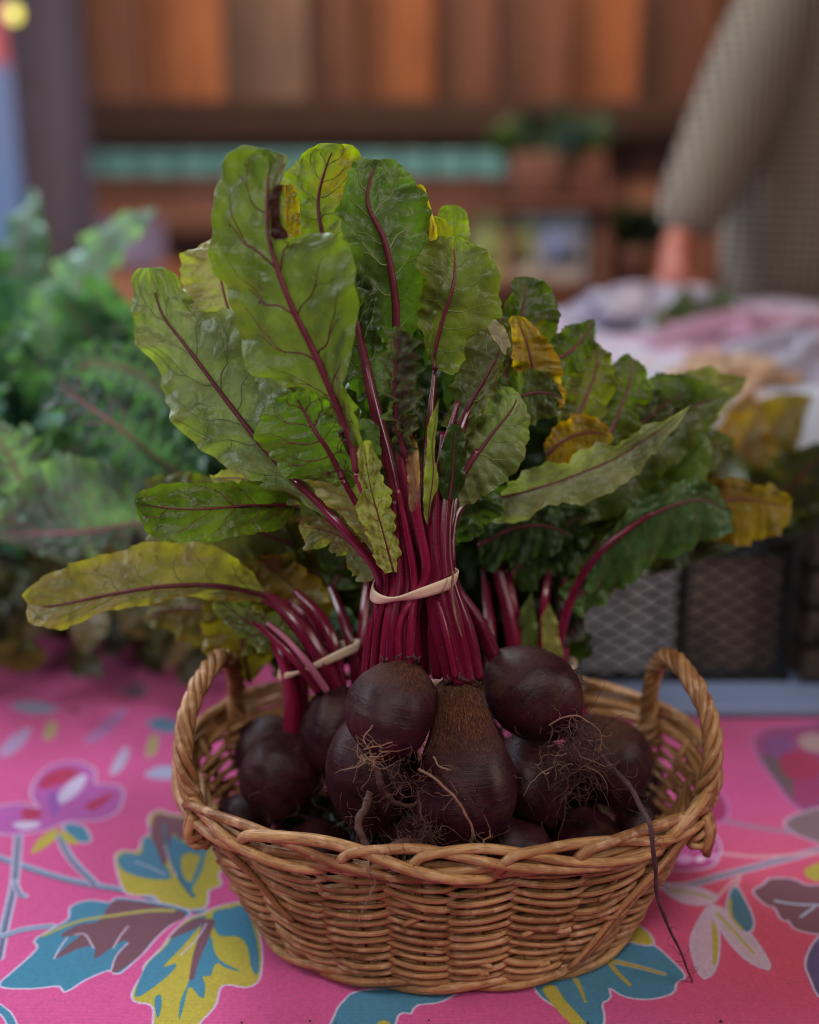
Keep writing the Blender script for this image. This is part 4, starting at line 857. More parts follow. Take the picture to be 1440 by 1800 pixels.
rr2 = random.Random(5)
for i in range(46):
    a_ = rr2.uniform(-.3, 1.25); Yb = rr2.uniform(.075, .13)
    fleaf(rn, P(rr2.uniform(850, 1010), rr2.uniform(880, 1030), Yb), (math.sin(a_)*1.1, rr2.uniform(-.1, .5), math.cos(a_)), rr2.uniform(.09, .17), rr2.uniform(.06, .09), lin(rr2.choice(('2c4a1e', '3a5a22', '4a6424', '60702a', '2f5230', '4a5a20'))), yel=rr2.choice((0, .2, .3, .6)), droop=rr2.uniform(.2, 1.0), seed=120 + i, ruf=.006, puck=.0022, midr=.0012, veins=False, nv=6, nt=40, nu=8)
leaf(rn, [(975,1180),(968,1140),(962,1090),(965,1060)], [(958,1170),(955,1140),(952,1090)], [(990,1170),(985,1130),(978,1090)], Y=(.045,.045), color=lin('93a856'), ruf=.002, rf=3, puck=.001, nv=4, seed=150, veins=False, midr=0, nt=30)
leaf(rn, [(925,1180),(930,1130),(928,1080),(935,1040)], [(912,1170),(918,1130),(915,1080)], [(942,1170),(945,1130),(942,1080)], Y=(.052,.052), color=lin('5c7c3c'), ruf=.003, rf=3, puck=.001, nv=4, seed=151, veins=False, midr=0, nt=30)
b7 = beet(rn, P(905, 1290, -.022), P(968, 1455, -.046), 76*PX(-.03), seed=7, hair=20, label='beetroot in shadow below the one lying on its side')
b8 = beet(rn, P(1030, 1262, .016), P(1110, 1425, -.014), 76*PX(.01), seed=8, hair=10, mat=BEETB, label='reddish brown beetroot at the right wall of the basket')
# deeper beets of the three bunches, glimpsed between the others
for rt, tp, bt, rd, sd in ((bn, (730,1340,-.03), (745,1510,-.05), 76, 11), (ln, (560,1440,-.02), (560,1560,-.03), 62, 12), (ln, (430,1400,.0), (420,1500,.0), 56, 17), (rn, (1000,1385,.02), (1005,1500,.02), 62, 21), (rn, (1130,1400,.02), (1130,1500,.02), 56, 18), (rn, (1120,1330,.05), (1120,1450,.05), 60, 19), (ln, (480,1260,.05), (470,1380,.05), 62, 20), (ln, (640,1300,.02), (640,1450,.0), 70, 13), (rn, (900,1420,-.04), (890,1560,-.06), 72, 14), (rn, (1020,1420,-.02), (1050,1560,-.04), 68, 15), (bn, (820,1250,.0), (820,1400,.0), 76, 16)):
    beet(rt, P(*tp), P(*bt), rd*PX(0), seed=sd, hair=6)

# near-black leaves added in the bottom of the basket to imitate its shade
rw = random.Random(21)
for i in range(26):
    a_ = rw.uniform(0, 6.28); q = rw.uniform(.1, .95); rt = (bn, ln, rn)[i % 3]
    fleaf(rt, (BX + .10*q*math.cos(a_), BY + .075*q*math.sin(a_), rw.uniform(.018, .050)), (rw.uniform(-1, 1), rw.uniform(-.7, .7), rw.uniform(-.2, .35)), rw.uniform(.05, .08), rw.uniform(.035, .05), lin(rw.choice(('20180f', '1c1f12', '2a1616', '161a10'))), droop=.4, seed=1000 + i, ruf=.004, veins=False, midr=.0012, nt=22, nu=5, nv=4, name='shade_fill_leaf')

# low leaves of the two rear bunches that close the gaps beside the stalks
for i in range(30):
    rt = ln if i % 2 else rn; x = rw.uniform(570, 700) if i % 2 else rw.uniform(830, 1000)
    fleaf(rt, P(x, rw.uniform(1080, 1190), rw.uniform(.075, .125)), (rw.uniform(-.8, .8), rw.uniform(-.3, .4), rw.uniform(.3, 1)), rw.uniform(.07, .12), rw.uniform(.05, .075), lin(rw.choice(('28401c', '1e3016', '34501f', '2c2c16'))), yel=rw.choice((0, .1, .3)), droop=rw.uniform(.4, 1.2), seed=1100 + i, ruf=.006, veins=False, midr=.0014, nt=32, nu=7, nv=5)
for pts, r in (([(628,1215,.012),(620,1150,.010),(602,1085,.02),(580,1030,.04)], (10,10,8,6)), ([(640,1220,.02),(636,1150,.02),(640,1080,.03),(650,1000,.05)], (9,9,8,6)), ([(860,1200,.03),(862,1120,.035),(855,1050,.055),(848,960,.09)], (10,9,7,2))):
    stalk(ln if pts[0][0] < 700 else rn, pts, r)

# ------------------------------------------------------------------ what stands behind on the market table
def PXY(px, Y): return P(px, 900, Y)[0]          # world x of a picture column at depth Y
def PZ(py, Y): return P(720, py, Y)[2]           # world z of a picture row at depth Y
tray = Geo(); box(tray, .055, .74, .262, .60, 0, .012, .002)
tag(build('serving_board', tray, simple('blue_grey_board', lin('6f7da0'), .55, .12, 9, .1), origin=(.4, .43, 0)), 'flat blue grey board on the pink cloth under the wire mesh crate', 'board')
IRON = simple('dark_steel', (.008, .008, .009), .7, .3, 60, .2, .0005, .2); WOODK = simple('dark_crate_timber', lin('2e2019'), .7, .3, 30, .3, .002)
cr = thing('mesh_crate', 'dark steel crate with diamond wire mesh sides standing right behind the basket', 'crate', (.205, .43, .012))
z0, z1 = .0135, .148
def meshpanel(name, p0, p1):
    g = Geo(); d = np.array(p1) - np.array(p0); L = np.linalg.norm(d); d /= L; cw, ch = .0245, .0150; nxx = int(L/cw) + 1; H = z1-z0
    for k in range(int(H/ch) + 1):
        for s in (-1, 1):
            pts = []
            for i in range(2*nxx + 1):
                x = min(i*cw/2, L); zz = z0 + k*ch + (ch/2)*(i % 2)*s + ch*.5
                if zz > z1: zz = z1
                pts.append((p0[0] + d[0]*x, p0[1] + d[1]*x + .0004*s, zz))
                if i*cw/2 >= L: break
            tube(g, pts, .0015, 5, cap=False)
    return build(name, g, IRON, cr)
meshpanel('mesh_panel', (.068, .312), (.245, .312)); meshpanel('mesh_panel', (.245, .312), (.338, .312)); meshpanel('mesh_panel', (.34, .314), (.34, .55)); meshpanel('mesh_panel', (.07, .314), (.07, .55))
for x, y in ((.068, .312), (.245, .312), (.340, .312), (.068, .552), (.340, .552)):
    g = Geo(); box(g, x-.0035, x+.0035, y-.0035, y+.0035, .012, .151, .0008); build('post', g, IRON, cr)
for a, b, c_, d_ in ((.068, .340, .3085, .3155), (.068, .340, .5485, .5555)):
    for zc in (.0165, .1480): g = Geo(); box(g, a, b, c_, d_, zc-.003, zc+.003, .0008); build('rail', g, IRON, cr)
lm = simple('milky_plastic', lin('d8d6da'), .5, .10, 14, .1); lt_ = lm.node_tree; tr_ = lt_.nodes.new('ShaderNodeBsdfTranslucent'); tr_.inputs[0].default_value = (.75, .75, .78, 1); mx_ = lt_.nodes.new('ShaderNodeMixShader'); mx_.inputs[0].default_value = .5
lt_.links.new(lt_.nodes['Principled BSDF'].outputs[0], mx_.inputs[1]); lt_.links.new(tr_.outputs[0], mx_.inputs[2]); lt_.links.new(mx_.outputs[0], lt_.nodes['Material Output'].inputs[0])
g = Geo(); box(g, .072, .240, .325, .327, .014, .140, .0005); build('liner_sheet', g, lm, cr)
g = Geo(); box(g, .250, .336, .330, .334, .014, .125, .001); build('liner_sheet', g, simple('brown_card', lin('7a6a66'), .7, .2, 14, .1), cr)
g = Geo(); box(g, .070, .338, .336, .55, .014, .018, .001); build('crate_floor', g, WOODK, cr)
g = Geo(); box(g, .148, .158, .3285, .3295, .045, .060, 0); box(g, .163, .178, .3285, .3295, .040, .054, 0); build('sticker', g, simple('blue_sticker', lin('6aa0b8'), .5, .1), cr)
bc = thing('produce_crate', 'low black crate with slatted front at the right, next to the mesh crate', 'crate', (.52, .42, .012))
for k in range(4): g = Geo(); box(g, .352, .74, .300, .309, .016 + .036*k, .046 + .036*k, .002); build('slat', g, WOODK, bc)
for k in range(4): g = Geo(); box(g, .352, .361, .311, .56, .016 + .036*k, .046 + .036*k, .002); build('slat', g, WOODK, bc)
for x in (.357, .735):
    for y in (.314, .555): g = Geo(); box(g, x-.008 + .012, x+.008 + .012, y-.002, y+.012, .013, .160, .002); build('post', g, WOODK, bc)
g = Geo(); box(g, .362, .74, .312, .556, .013, .018, .001); build('crate_floor', g, WOODK, bc)
gr = thing('salad_bunch', 'dark leafy greens heaped in the black crate at the right', 'greens', (.5, .42, .02))
r5 = random.Random(11)
for i in range(24):
    fleaf(gr, (r5.uniform(.37, .68), r5.uniform(.36, .52), r5.uniform(.06, .12)), (r5.uniform(-.9, .9), r5.uniform(-.8, .3), r5.uniform(.2, .8)), r5.uniform(.08, .14), r5.uniform(.05, .08), lin(r5.choice(('24321a', '2c3c22', '3a3c38', '2a2a20', '4a4a50', '5a5668'))), yel=r5.choice((0, 0, .3)), droop=.8, seed=300 + i, ruf=.006, veins=False, midr=.001, nt=32, nu=7, nv=5)
fleaf(gr, (.42, .30, .10), (-.5, -.5, -.5), .05, .04, lin('4f7a34'), seed=340, veins=False, midr=.0008, nt=26, nu=6, nv=4)
g2 = thing('beet_bunch', 'yellowing leaves of a beet bunch lying in the mesh crate, behind the spreading right bunch', 'beet bunch', (.2, .42, .05))
for i in range(22):
    fleaf(g2, (r5.uniform(.10, .32), r5.uniform(.34, .46), r5.uniform(.125, .16)), (r5.uniform(-.5, 1.0), r5.uniform(-.6, .3), r5.uniform(.2, .9)), r5.uniform(.09, .15), r5.uniform(.05, .085), lin(r5.choice(('30481e', '4a5a22', '6e6a1e', '7a6420', '2a3c1a'))), yel=r5.choice((0, .4, .8)), droop=.7, seed=360 + i, ruf=.006, veins=False, midr=.0012, nt=36, nu=8, nv=6)

# greens at the left
KB = ('648c8c', '4e7878', '3e6866', '749a98', '4c725e', '80a4a2', '34585a')
bin_ = thing('produce_crate', 'dark crate at the left full of blue green kale', 'crate', (-.50, .62, 0))
for k in range(4):
    g = Geo(); box(g, -.86, -.13, .450, .460, .003 + .034*k, .031 + .034*k, .002); build('slat', g, WOODK, bin_)
    g = Geo(); box(g, -.128, -.118, .452, .86, .003 + .034*k, .031 + .034*k, .002); build('slat', g, WOODK, bin_)
for x, y in ((-.855, .464), (-.141, .464), (-.141, .85), (-.855, .85)): g = Geo(); box(g, x-.009, x+.009, y-.003, y+.015, .003, .140, .002); build('post', g, WOODK, bin_)
g = Geo(); box(g, -.845, -.152, .48, .846, .004, .010, .001); build('crate_floor', g, WOODK, bin_)
KL = ('tall kale bunch at the far left edge of the crate, catching blue daylight', 'kale bunch in the middle of the left crate, tallest rounded top', 'kale bunch at the right end of the left crate, behind the leaning beet bunch', 'kale bunch hanging over the front of the left crate, with a purple midrib')
for b_, (x, y, z, hh, n) in enumerate(((-.70, .66, .12, .27, 24), (-.47, .62, .12, .33, 26), (-.27, .60, .12, .22, 22), (-.42, .47, .12, .15, 20))):
    kb = thing('kale_bunch', KL[b_], 'kale', (x, y, z), 'kale bunches in the left crate'); rk = random.Random(40 + b_)
    for i in range(n):
        a_ = rk.uniform(0, 6.28); sp = rk.uniform(.15, 1.15)
        dx, dy = math.cos(a_)*sp, math.sin(a_)*sp*.8 - .25
        fleaf(kb, (x + dx*.05, y + dy*.05, z + rk.uniform(0, .05)), (dx, dy, .95 - .25*sp), hh*rk.uniform(.6, 1.05), rk.uniform(.055, .10), lin(rk.choice(KB)), yel=rk.choice((0, 0, 0, .35)), droop=rk.uniform(.4, 1.3), seed=400 + b_*40 + i, ruf=.013, rf=8, puck=.004, ser=.003, veins=False, midr=.0016, veinmat=STALKP, nt=44, nu=9, nv=8)
    for i in range(6):
        a_ = rk.uniform(0, 6.28); g = Geo(); tube(g, [(x + .012*math.cos(a_), y + .012*math.sin(a_), z - .08), (x + .02*math.cos(a_), y + .02*math.sin(a_), z + .03)], [.004, .003], 8, n=5); build('stem', g, STALKP, kb)
    if b_ == 3:
        leaf(kb, [(360,912),(260,918),(150,935),(60,938),(-30,940)], [(330,870),(250,830),(150,800),(60,830)], [(330,930),(250,950),(150,985),(60,970)], Y=(.26,.18,.18), dl=.01, dr=-.01, color=lin('70908c'), ruf=.013, rf=9, puck=.007, nv=12, ser=.004, seed=600, midr=.0024, veinmat=STALKP, veins=True, nu=12, nt=70)
        leaf(kb, [(340,850),(270,800),(200,745),(120,690),(90,670)], [(310,870),(220,830),(140,780),(100,720)], [(350,810),(300,740),(220,680),(140,655)], Y=(.26,.20,.22), color=lin('486c6a'), ruf=.013, rf=9, puck=.007, nv=12, ser=.004, seed=601, midr=.002, veinmat=STALKP, nu=12, nt=70)
        leaf(kb, [(120,960),(60,900),(30,830),(-20,740)], [(70,960),(10,900),(-30,820)], [(150,920),(110,840),(70,760)], Y=(.24,.20), color=lin('70908a'), ruf=.013, rf=9, puck=.007, nv=10, ser=.004, seed=602, midr=.002, veinmat=STALKP, nu=10, nt=60)
        leaf(kb, [(300,700),(250,660),(180,640),(110,650)], [(290,730),(230,710),(160,690)], [(300,660),(240,610),(160,600)], Y=(.34,.30), color=lin('587c76'), ruf=.013, rf=9, puck=.007, nv=10, ser=.004, seed=603, midr=.002, veinmat=STALKP, nu=10, nt=60)
pb = thing('herb_bunch', 'drooping olive green herb bunch on the pink cloth behind the left handle', 'herbs', (-.22, .34, .02)); rk = random.Random(77)
for i in range(120):
    x, y = rk.uniform(-.66, -.14), rk.uniform(.30, .43)
    fleaf(pb, (x, y, rk.uniform(.03, .12)), (rk.uniform(-.8, .8), rk.uniform(-.9, 0), rk.uniform(-.5, .6)), rk.uniform(.04, .07), rk.uniform(.024, .042), lin(rk.choice(('4a5a2a', '3a4824', '6a7040', '2c3a20', '7a7a48'))), yel=.1, droop=.8, seed=700 + i, ruf=.003, veins=False, midr=.0006, nt=22, nu=5, nv=4)
for i in range(14):
    x = rk.uniform(-.32, -.15); g = Geo(); tube(g, [(x, .42, .03), (x + rk.uniform(-.02, .02), .37, .07), (x + rk.uniform(-.03, .03), .32, .05)], [.002, .0012], 6, n=10); build('stem', g, simple('herb_stem', lin('4a5a30'), .5) if i == 0 else bpy.data.materials['herb_stem'], pb)

# ------------------------------------------------------------------ the barn beyond
def struct(name, g, m, origin=(0, 0, 0), parent=None): return build(name, g, m, parent, origin=None if parent else origin, kind='structure' if parent is None else None)
g = Geo(); box(g, -6, 6, -3, 9, -.80, -.75); struct('floor', g, simple('packed_earth_floor', lin('5a4638'), .9, .3, 3, .4, .01), (0, 0, -.75))
WY = 3.9
def wood(name, ca, cb, sc=1.0):
    m = M(name); c = m.coord('Object', (14*sc, 14*sc, 1.2*sc)); n1 = m.noise(c, 1.6, 4, .6, .6); n2 = m.noise(m.coord('Object', (60, 60, 3)), 1.5, 3)
    oi = m.n('ShaderNodeObjectInfo')
    col = m.mix(m.rng(n1, .3, .7), ca, cb); col = m.mix(1.0, col, m.mix(oi.outputs['Random'], (.8, .78, .78), (1.15, 1.12, 1.1)), 'MULTIPLY')
    m.set(Base_Color=m.mix(m.rng(n2, .4, .75, 0, .35), col, (.03, .018, .012)), Roughness=.7, Normal=m.bump(n2, .4, .003)); return m.m
WO = wood('orange_plank', lin('8a543a'), lin('b8784e')); WB = wood('brown_plank', lin('6a443a'), lin('8a6050')); WD = wood('dark_beam', lin('2c1814'), lin('46261c')); WM = wood('mid_timber', lin('50302a'), lin('744638')); WG = wood('weathered_plank', lin('6c5a54'), lin('8e7468'))
g = Geo(); box(g, PXY(100, WY), 5.0, WY + .05, WY + .10, -.75, 2.2); wall_o = struct('wall', g, WD, (0, WY, 0))
edges = [100, 200, 292, 428, 560, 642, 762, 862, 975, 1085, 1195, 1300, 1420, 1540, 1660]
mats = [WD, WB, WO, WG, WB, WO, WB, WB, WO, WB, WO, WB, WO, WB]
for i, mt in enumerate(mats):
    g = Geo(); a, b = PXY(edges[i], WY), PXY(edges[i+1], WY); box(g, a + .006, b - .006, WY + (.0 if i % 2 else .012), WY + .045, PZ(182, WY), 2.15, .006); build('plank', g, mt, wall_o)
for i in range(12):
    g = Geo(); a, b = PXY(100, WY) + i*.36, PXY(100, WY) + (i+1)*.36; box(g, a + .006, b - .006, WY + (.0 if i % 2 else .012), WY + .045, -.74, PZ(252, WY), .006); build('plank', g, WM if i % 3 else WB, wall_o)
g = Geo(); box(g, PXY(100, WY-.1), 5.0, WY - .12, WY - .003, PZ(252, WY) + .002, PZ(178, WY), .01); build('beam', g, WD, wall_o)
pz = thing('barn_post', 'dark bluish timber post at the left of the wall, beside the doorway', 'post', (PXY(150, 3.2), 3.2, -.75))
g = Geo(); box(g, PXY(96, 3.2), PXY(196, 3.2), 3.12, 3.27, -.75, 2.2, .01); build('post_timber', g, simple('dark_blue_timber', lin('4a4660'), .6, .2, 12, .3, .002), pz)
g = Geo(); box(g, PXY(88, 3.2), PXY(204, 3.2), 3.10, 3.29, -.75, -.55, .01); build('plinth', g, WD, pz)
# open doorway: daylight outside
m = M('overcast_daylight'); m.set(Base_Color=(0, 0, 0)); m.b.inputs['Emission Color'].default_value = (*lin('7f9fd0'), 1); m.b.inputs['Emission Strength'].default_value = .6
gz = m.n('ShaderNodeSeparateXYZ'); m.put(gz.inputs[0], m.coord())
m.put(m.b.inputs['Emission Color'], m.mix(m.rng(gz.outputs[2], -.3, 1.6), lin('6f93c4'), lin('a8a6cc')))
g = Geo(); v = []
for i in range(25):
    a = -2.2 + i*.12
    for j in range(8): v.append((-3.6 + 3.2*math.sin(a), 5.6 + 1.6*math.cos(a), -.8 + j*.5))
g.add(v, grid_faces(25, 8)); struct('sky', g, m.m, (-3.6, 5.6, 0))
aw = thing('awning', 'coral red cloth awning hanging in the doorway at the upper left', 'awning', (PXY(40, 3.6), 3.6, .8))
g = Geo(); v = []
for i in range(30):
    for j in range(14):
        x = PXY(-260, 3.6) + (PXY(96, 3.6) - PXY(-260, 3.6))*i/29; z = PZ(118 + 10*math.sin(i*.9), 3.6) + j*.045; v.append((x, 3.6 + .02*math.sin(i*1.1) + .03*j/13, z))
g.add(v, grid_faces(30, 14)); o = build('awning_cloth', g, simple('coral_cloth', lin('c85a50'), .8, .15, 5, .1), aw)
g = Geo(); tube(g, [(PXY(-270, 3.6), 3.63, PZ(118, 3.6) + .60), (PXY(98, 3.6), 3.63, PZ(118, 3.6) + .60)], .012, 10, n=4); build('rod', g, WD, aw)
lampt = thing('hanging_bulb', 'small glowing yellow bulb hanging at the top left', 'lamp', tuple(P(24, 24, 2.6)))
g = Geo(); c0 = P(24, 24, 2.6); th = np.linspace(0, 2*np.pi, 16, endpoint=False); zz = np.linspace(0, math.pi, 12)
v = [c0 + np.array((.017*math.sin(a)*math.cos(t), .017*math.sin(a)*math.sin(t), .021*math.cos(a))) for a in zz for t in th]; g.add(v, grid_faces(12, 16, True))
m = M('yellow_bulb'); m.b.inputs['Emission Color'].default_value = (*lin('d8cc20'), 1); m.b.inputs['Emission Strength'].default_value = 2.4; build('bulb', g, m.m, lampt)
g = Geo(); tube(g, [c0 + np.array((0, 0, .018)), c0 + np.array((0, 0, .05))], .009, 10, n=4); build('socket', g, IRON, lampt); g = Geo(); tube(g, [c0 + np.array((0, 0, .05)), c0 + np.array((0, 0, .8))], .003, 6, n=4); build('cord', g, IRON, lampt)
# bench along the wall with the row of turquoise boxes
BYY = 3.3; zt = PZ(312, BYY)
be = thing('wall_bench', 'brown timber bench along the wall carrying the turquoise boxes', 'bench', (0, BYY, -.75))
for k in range(3): g = Geo(); box(g, PXY(120, BYY), PXY(900, BYY), BYY + .15*k, BYY + .15*k + .142, zt - .045, zt, .004); build('plank', g, WM, be)
g = Geo(); box(g, PXY(120, BYY), PXY(900, BYY), BYY + .01, BYY + .03, zt - .17, zt - .05, .004); build('apron', g, WB, be)
for x in (150, 300, 600, 870): g = Geo(); box(g, PXY(x-20, BYY), PXY(x+20, BYY), BYY + .035, BYY + .11, -.75, zt - .05, .004); build('leg', g, WB, be)
g = Geo(); box(g, PXY(140, BYY), PXY(890, BYY), BYY + .12, BYY + .40, -.35, -.32, .004); build('shelf', g, WD, be)
TQ = simple('turquoise_paint', lin('4a8c98'), .5, .12, 8, .1); TQL = simple('turquoise_lid', lin('64a0a8'), .5, .1, 8, .1)
ORD = ('first', 'second', 'third', 'fourth', 'fifth', 'sixth', 'seventh', 'eighth', 'ninth', 'tenth', 'eleventh', 'twelfth and last')
x0_, x1_ = PXY(158, BYY), PXY(878, BYY); nb = 12; wv = (x1_-x0_)/nb
for i in range(nb):
    a = x0_ + i*wv + .004; b = a + wv - .010
    t = thing('turquoise_box', ORD[i] + ' turquoise box from the left in the row on the wall bench', 'box', ((a+b)/2, BYY + .08, zt), 'turquoise boxes in a row on the wall bench')
    g = Geo(); box(g, a, b, BYY + .02, BYY + .14, zt, zt + .056, .003); build('box_body', g, TQ, t); g = Geo(); box(g, a-.002, b+.002, BYY + .017, BYY + .143, zt + .057, zt + .076, .003); build('lid', g, TQL, t)
# stand with the plant
SY = 2.9
pl = thing('planter_box', 'brown wooden planter box of green plants in front of the wall beam', 'planter', (PXY(965, SY), SY, PZ(350, SY)))
g = Geo(); box(g, PXY(885, SY), PXY(1040, SY), SY, SY + .02, PZ(348, SY), PZ(268, SY), .004); build('front_board', g, WM, pl)
for xx_ in (885, 1030): g = Geo(); box(g, PXY(xx_, SY), PXY(xx_ + 10, SY), SY + .022, SY + .18, PZ(348, SY), PZ(268, SY), .003); build('side_board', g, WM, pl)
g = Geo(); box(g, PXY(900, SY), PXY(1026, SY), SY + .022, SY + .18, PZ(344, SY), PZ(285, SY), .003); build('soil', g, simple('potting_soil', lin('241a14'), .9, .3, 40, .6, .004), pl)
r8 = random.Random(3)
for i in range(46):
    fleaf(pl, (P(r8.uniform(900, 1030), 275, SY)[0], SY + r8.uniform(.03, .16), PZ(275, SY)), (r8.uniform(-.8, .8), r8.uniform(-.7, .5), r8.uniform(.4, 1)), r8.uniform(.07, .17), r8.uniform(.05, .075), lin(r8.choice(('2c5a30', '24483a', '3a6a3a', '1f3f34', '4a7040'))), droop=1.0, seed=800 + i, veins=False, midr=.0015, nt=18, nu=4, nv=4)
st = thing('display_stand', 'brown timber stand with shelves below the planter box', 'stand', (PXY(970, SY), SY, -.75))
for a, b in ((878, 896), (1024, 1050)):
    for y in (SY - .01, SY + .20): g = Geo(); box(g, PXY(a, SY), PXY(b, SY), y, y + .03, -.75, PZ(350, SY) - .03, .004); build('leg', g, WM, st)
for z in (PZ(350, SY) - .027, PZ(492, SY) - .03, -.5): g = Geo(); box(g, PXY(700, SY) if z < PZ(360, SY) and z > -.4 else PXY(872, SY), PXY(1056, SY), SY - .03, SY + .26, z, z + .024, .003); build('shelf', g, WM, st)
for a, b, y0_, cc, lb in ((825, 872, 372, 'c4bc80', 'pale yellow carton, leftmost on the stand shelf'), (876, 930, 352, 'b8b8b4', 'off white carton in the middle of the stand shelf'), (934, 1012, 360, 'a8a8b0', 'wide grey white carton, rightmost on the stand shelf')):
    t = thing('carton', lb, 'carton', (PXY((a+b)/2, SY), SY, PZ(492, SY)), 'pale cartons on the stand shelf'); mm = simple('card_' + cc, lin(cc), .6, .15, 9, .1)
    g = Geo(); box(g, PXY(a, SY), PXY(b, SY), SY, SY + .12, PZ(492, SY) - .005, PZ(y0_, SY), .003); build('carton_body', g, mm, t)
    g = Geo(); box(g, PXY(a + 8, SY), PXY(b - 8, SY), SY - .002, SY - .0005, PZ(465, SY), PZ(y0_ + 40, SY)); build('carton_label', g, simple('label_' + cc, lin('8c9c5c' if a < 900 else '8890b0'), .6), t)
t = thing('potted_plant', 'dark bushy plant in a brown pot to the right of the stand', 'plant', (PXY(1100, SY), SY + .05, PZ(520, SY)))
g = Geo(); cx_ = PXY(1098, SY); tube(g, [(cx_, SY + .08, PZ(520, SY)), (cx_, SY + .08, PZ(438, SY))], [.05, .065], 20, n=4); build('pot', g, WM, t)
for i in range(44):
    fleaf(t, (cx_ + r8.uniform(-.03, .03), SY + .08 + r8.uniform(-.03, .03), PZ(436, SY)), (r8.uniform(-.6, .6), r8.uniform(-.6, .4), r8.uniform(.5, 1)), r8.uniform(.08, .16), r8.uniform(.04, .07), lin(r8.choice(('1c3a1e', '24481f', '182c1a'))), droop=.9, seed=880 + i, veins=False, midr=.0015, nt=16, nu=4, nv=4)
t = thing('wooden_stool', 'low dark wooden stool under the potted plant', 'stool', (cx_, SY + .08, -.75))
g = Geo(); box(g, PXY(1045, SY), PXY(1155, SY), SY - .02, SY + .2, PZ(520, SY) - .032, PZ(520, SY) - .002, .004); build('seat', g, WB, t)
for x in (1052, 1140):
    for y in (SY, SY + .16): g = Geo(); box(g, PXY(x, SY), PXY(x, SY) + .022, y, y + .022, -.75, PZ(520, SY) - .034, .003); build('leg', g, WB, t)
# boxes on the floor by the bench, seen past the left leaves
for a, b, c_, d_, Y_, cc, lb in ((205, 292, 392, 470, 2.7, '8078a0', 'lilac carton stacked on the peach carton beside the bench'), (212, 330, 472, 640, 2.7, 'a06a4c', 'peach coloured carton standing beside the bench under the lilac one')):
    t = thing('carton', lb, 'carton', (PXY((a+b)/2, Y_), Y_, PZ(d_, Y_))); mm = simple('card_' + cc, lin(cc), .6, .15, 9, .1)
    zz0 = PZ(d_, Y_) if d_ < 600 else -.75
    g = Geo(); box(g, PXY(a, Y_), PXY(b, Y_), Y_, Y_ + .2, zz0 + .002, PZ(c_, Y_) - .006, .003); build('carton_body', g, mm, t)
    g = Geo(); box(g, PXY(a, Y_) - .002, PXY(b, Y_) + .002, Y_ - .003, Y_ + .203, PZ(c_, Y_) - .005, PZ(c_, Y_), .0015); build('carton_lid', g, mm, t)
# raised counter with the pale cloth
CZ = .20; cy0, cy1 = .64, 1.46; cx0, cx1 = .17, 1.75
ct = thing('display_counter', 'dark timber counter at the right under the pale patterned cloth', 'counter', (.95, 1.05, -.75))
for k in range(6): g = Geo(); a = cx0 + .02 + k*(cx1-cx0-.04)/6; box(g, a, a + (cx1-cx0-.04)/6 - .004, cy0 + .02, cy0 + .045, -.75, CZ - .03, .003); build('panel', g, WD, ct)
for k in range(5): g = Geo(); a = cy0 + .02 + k*.16; box(g, cx0 + .01, cx1 - .01, a, a + .155, CZ - .028, CZ - .006, .003); build('top_board', g, WD, ct)
g = Geo(); box(g, cx0 + .02, cx0 + .045, cy0 + .05, cy1 - .02, -.75, CZ - .03, .003); build('side_panel', g, WD, ct)
m = M('pale_patterned_cloth'); c = m.coord()
n1 = m.noise(c, 5.5, 3, .5, .5); n2 = m.noise(m.coord('Object', (1, 1, 1.7)), 9, 2); v1 = m.voro(c, 11, 'F1'); wv_ = m.noise(c, 24, 3)
col = m.mix(m.rng(n1, .42, .58), lin('b894a8'), lin('a8a8b4')); col = m.mix(m.rng(n2, .58, .66, 0, .8), col, lin('c08a78')); col = m.mix(m.rng(v1, .10, .2, .7, 0), col, lin('6a7a60')); col = m.mix(m.rng(wv_, .60, .68, 0, .6), col, lin('c0a070'))
m.set(Base_Color=col, Roughness=.75, Normal=m.bump(n1, .3, .02))
g = Geo(); nxx, nyy = 70, 44; v = []
for j in range(nyy):
    for i in range(nxx):
        x = cx0 + (cx1-cx0)*i/(nxx-1); y = cy0 + (cy1-cy0)*j/(nyy-1)
        z = CZ + .012*max(0, math.sin(6*x + 5*y)*math.sin(9*y - 3*x)) + .004*math.sin(23*x + 4*y) + .003
        if j == 0: z = CZ - .075 + .006*math.sin(i*.8); y -= .012 + .006*math.sin(i*.6)
        if j == 1: y = cy0 + .002
        if i == 0: z = CZ - .08; x -= .01
        v.append((x, y, z))
g.add(v, grid_faces(nyy, nxx)); tag(build('counter_cloth', g, m.m, origin=(.95, 1.05, CZ)), 'rumpled pale pink and grey patterned cloth over the raised counter', 'cloth')

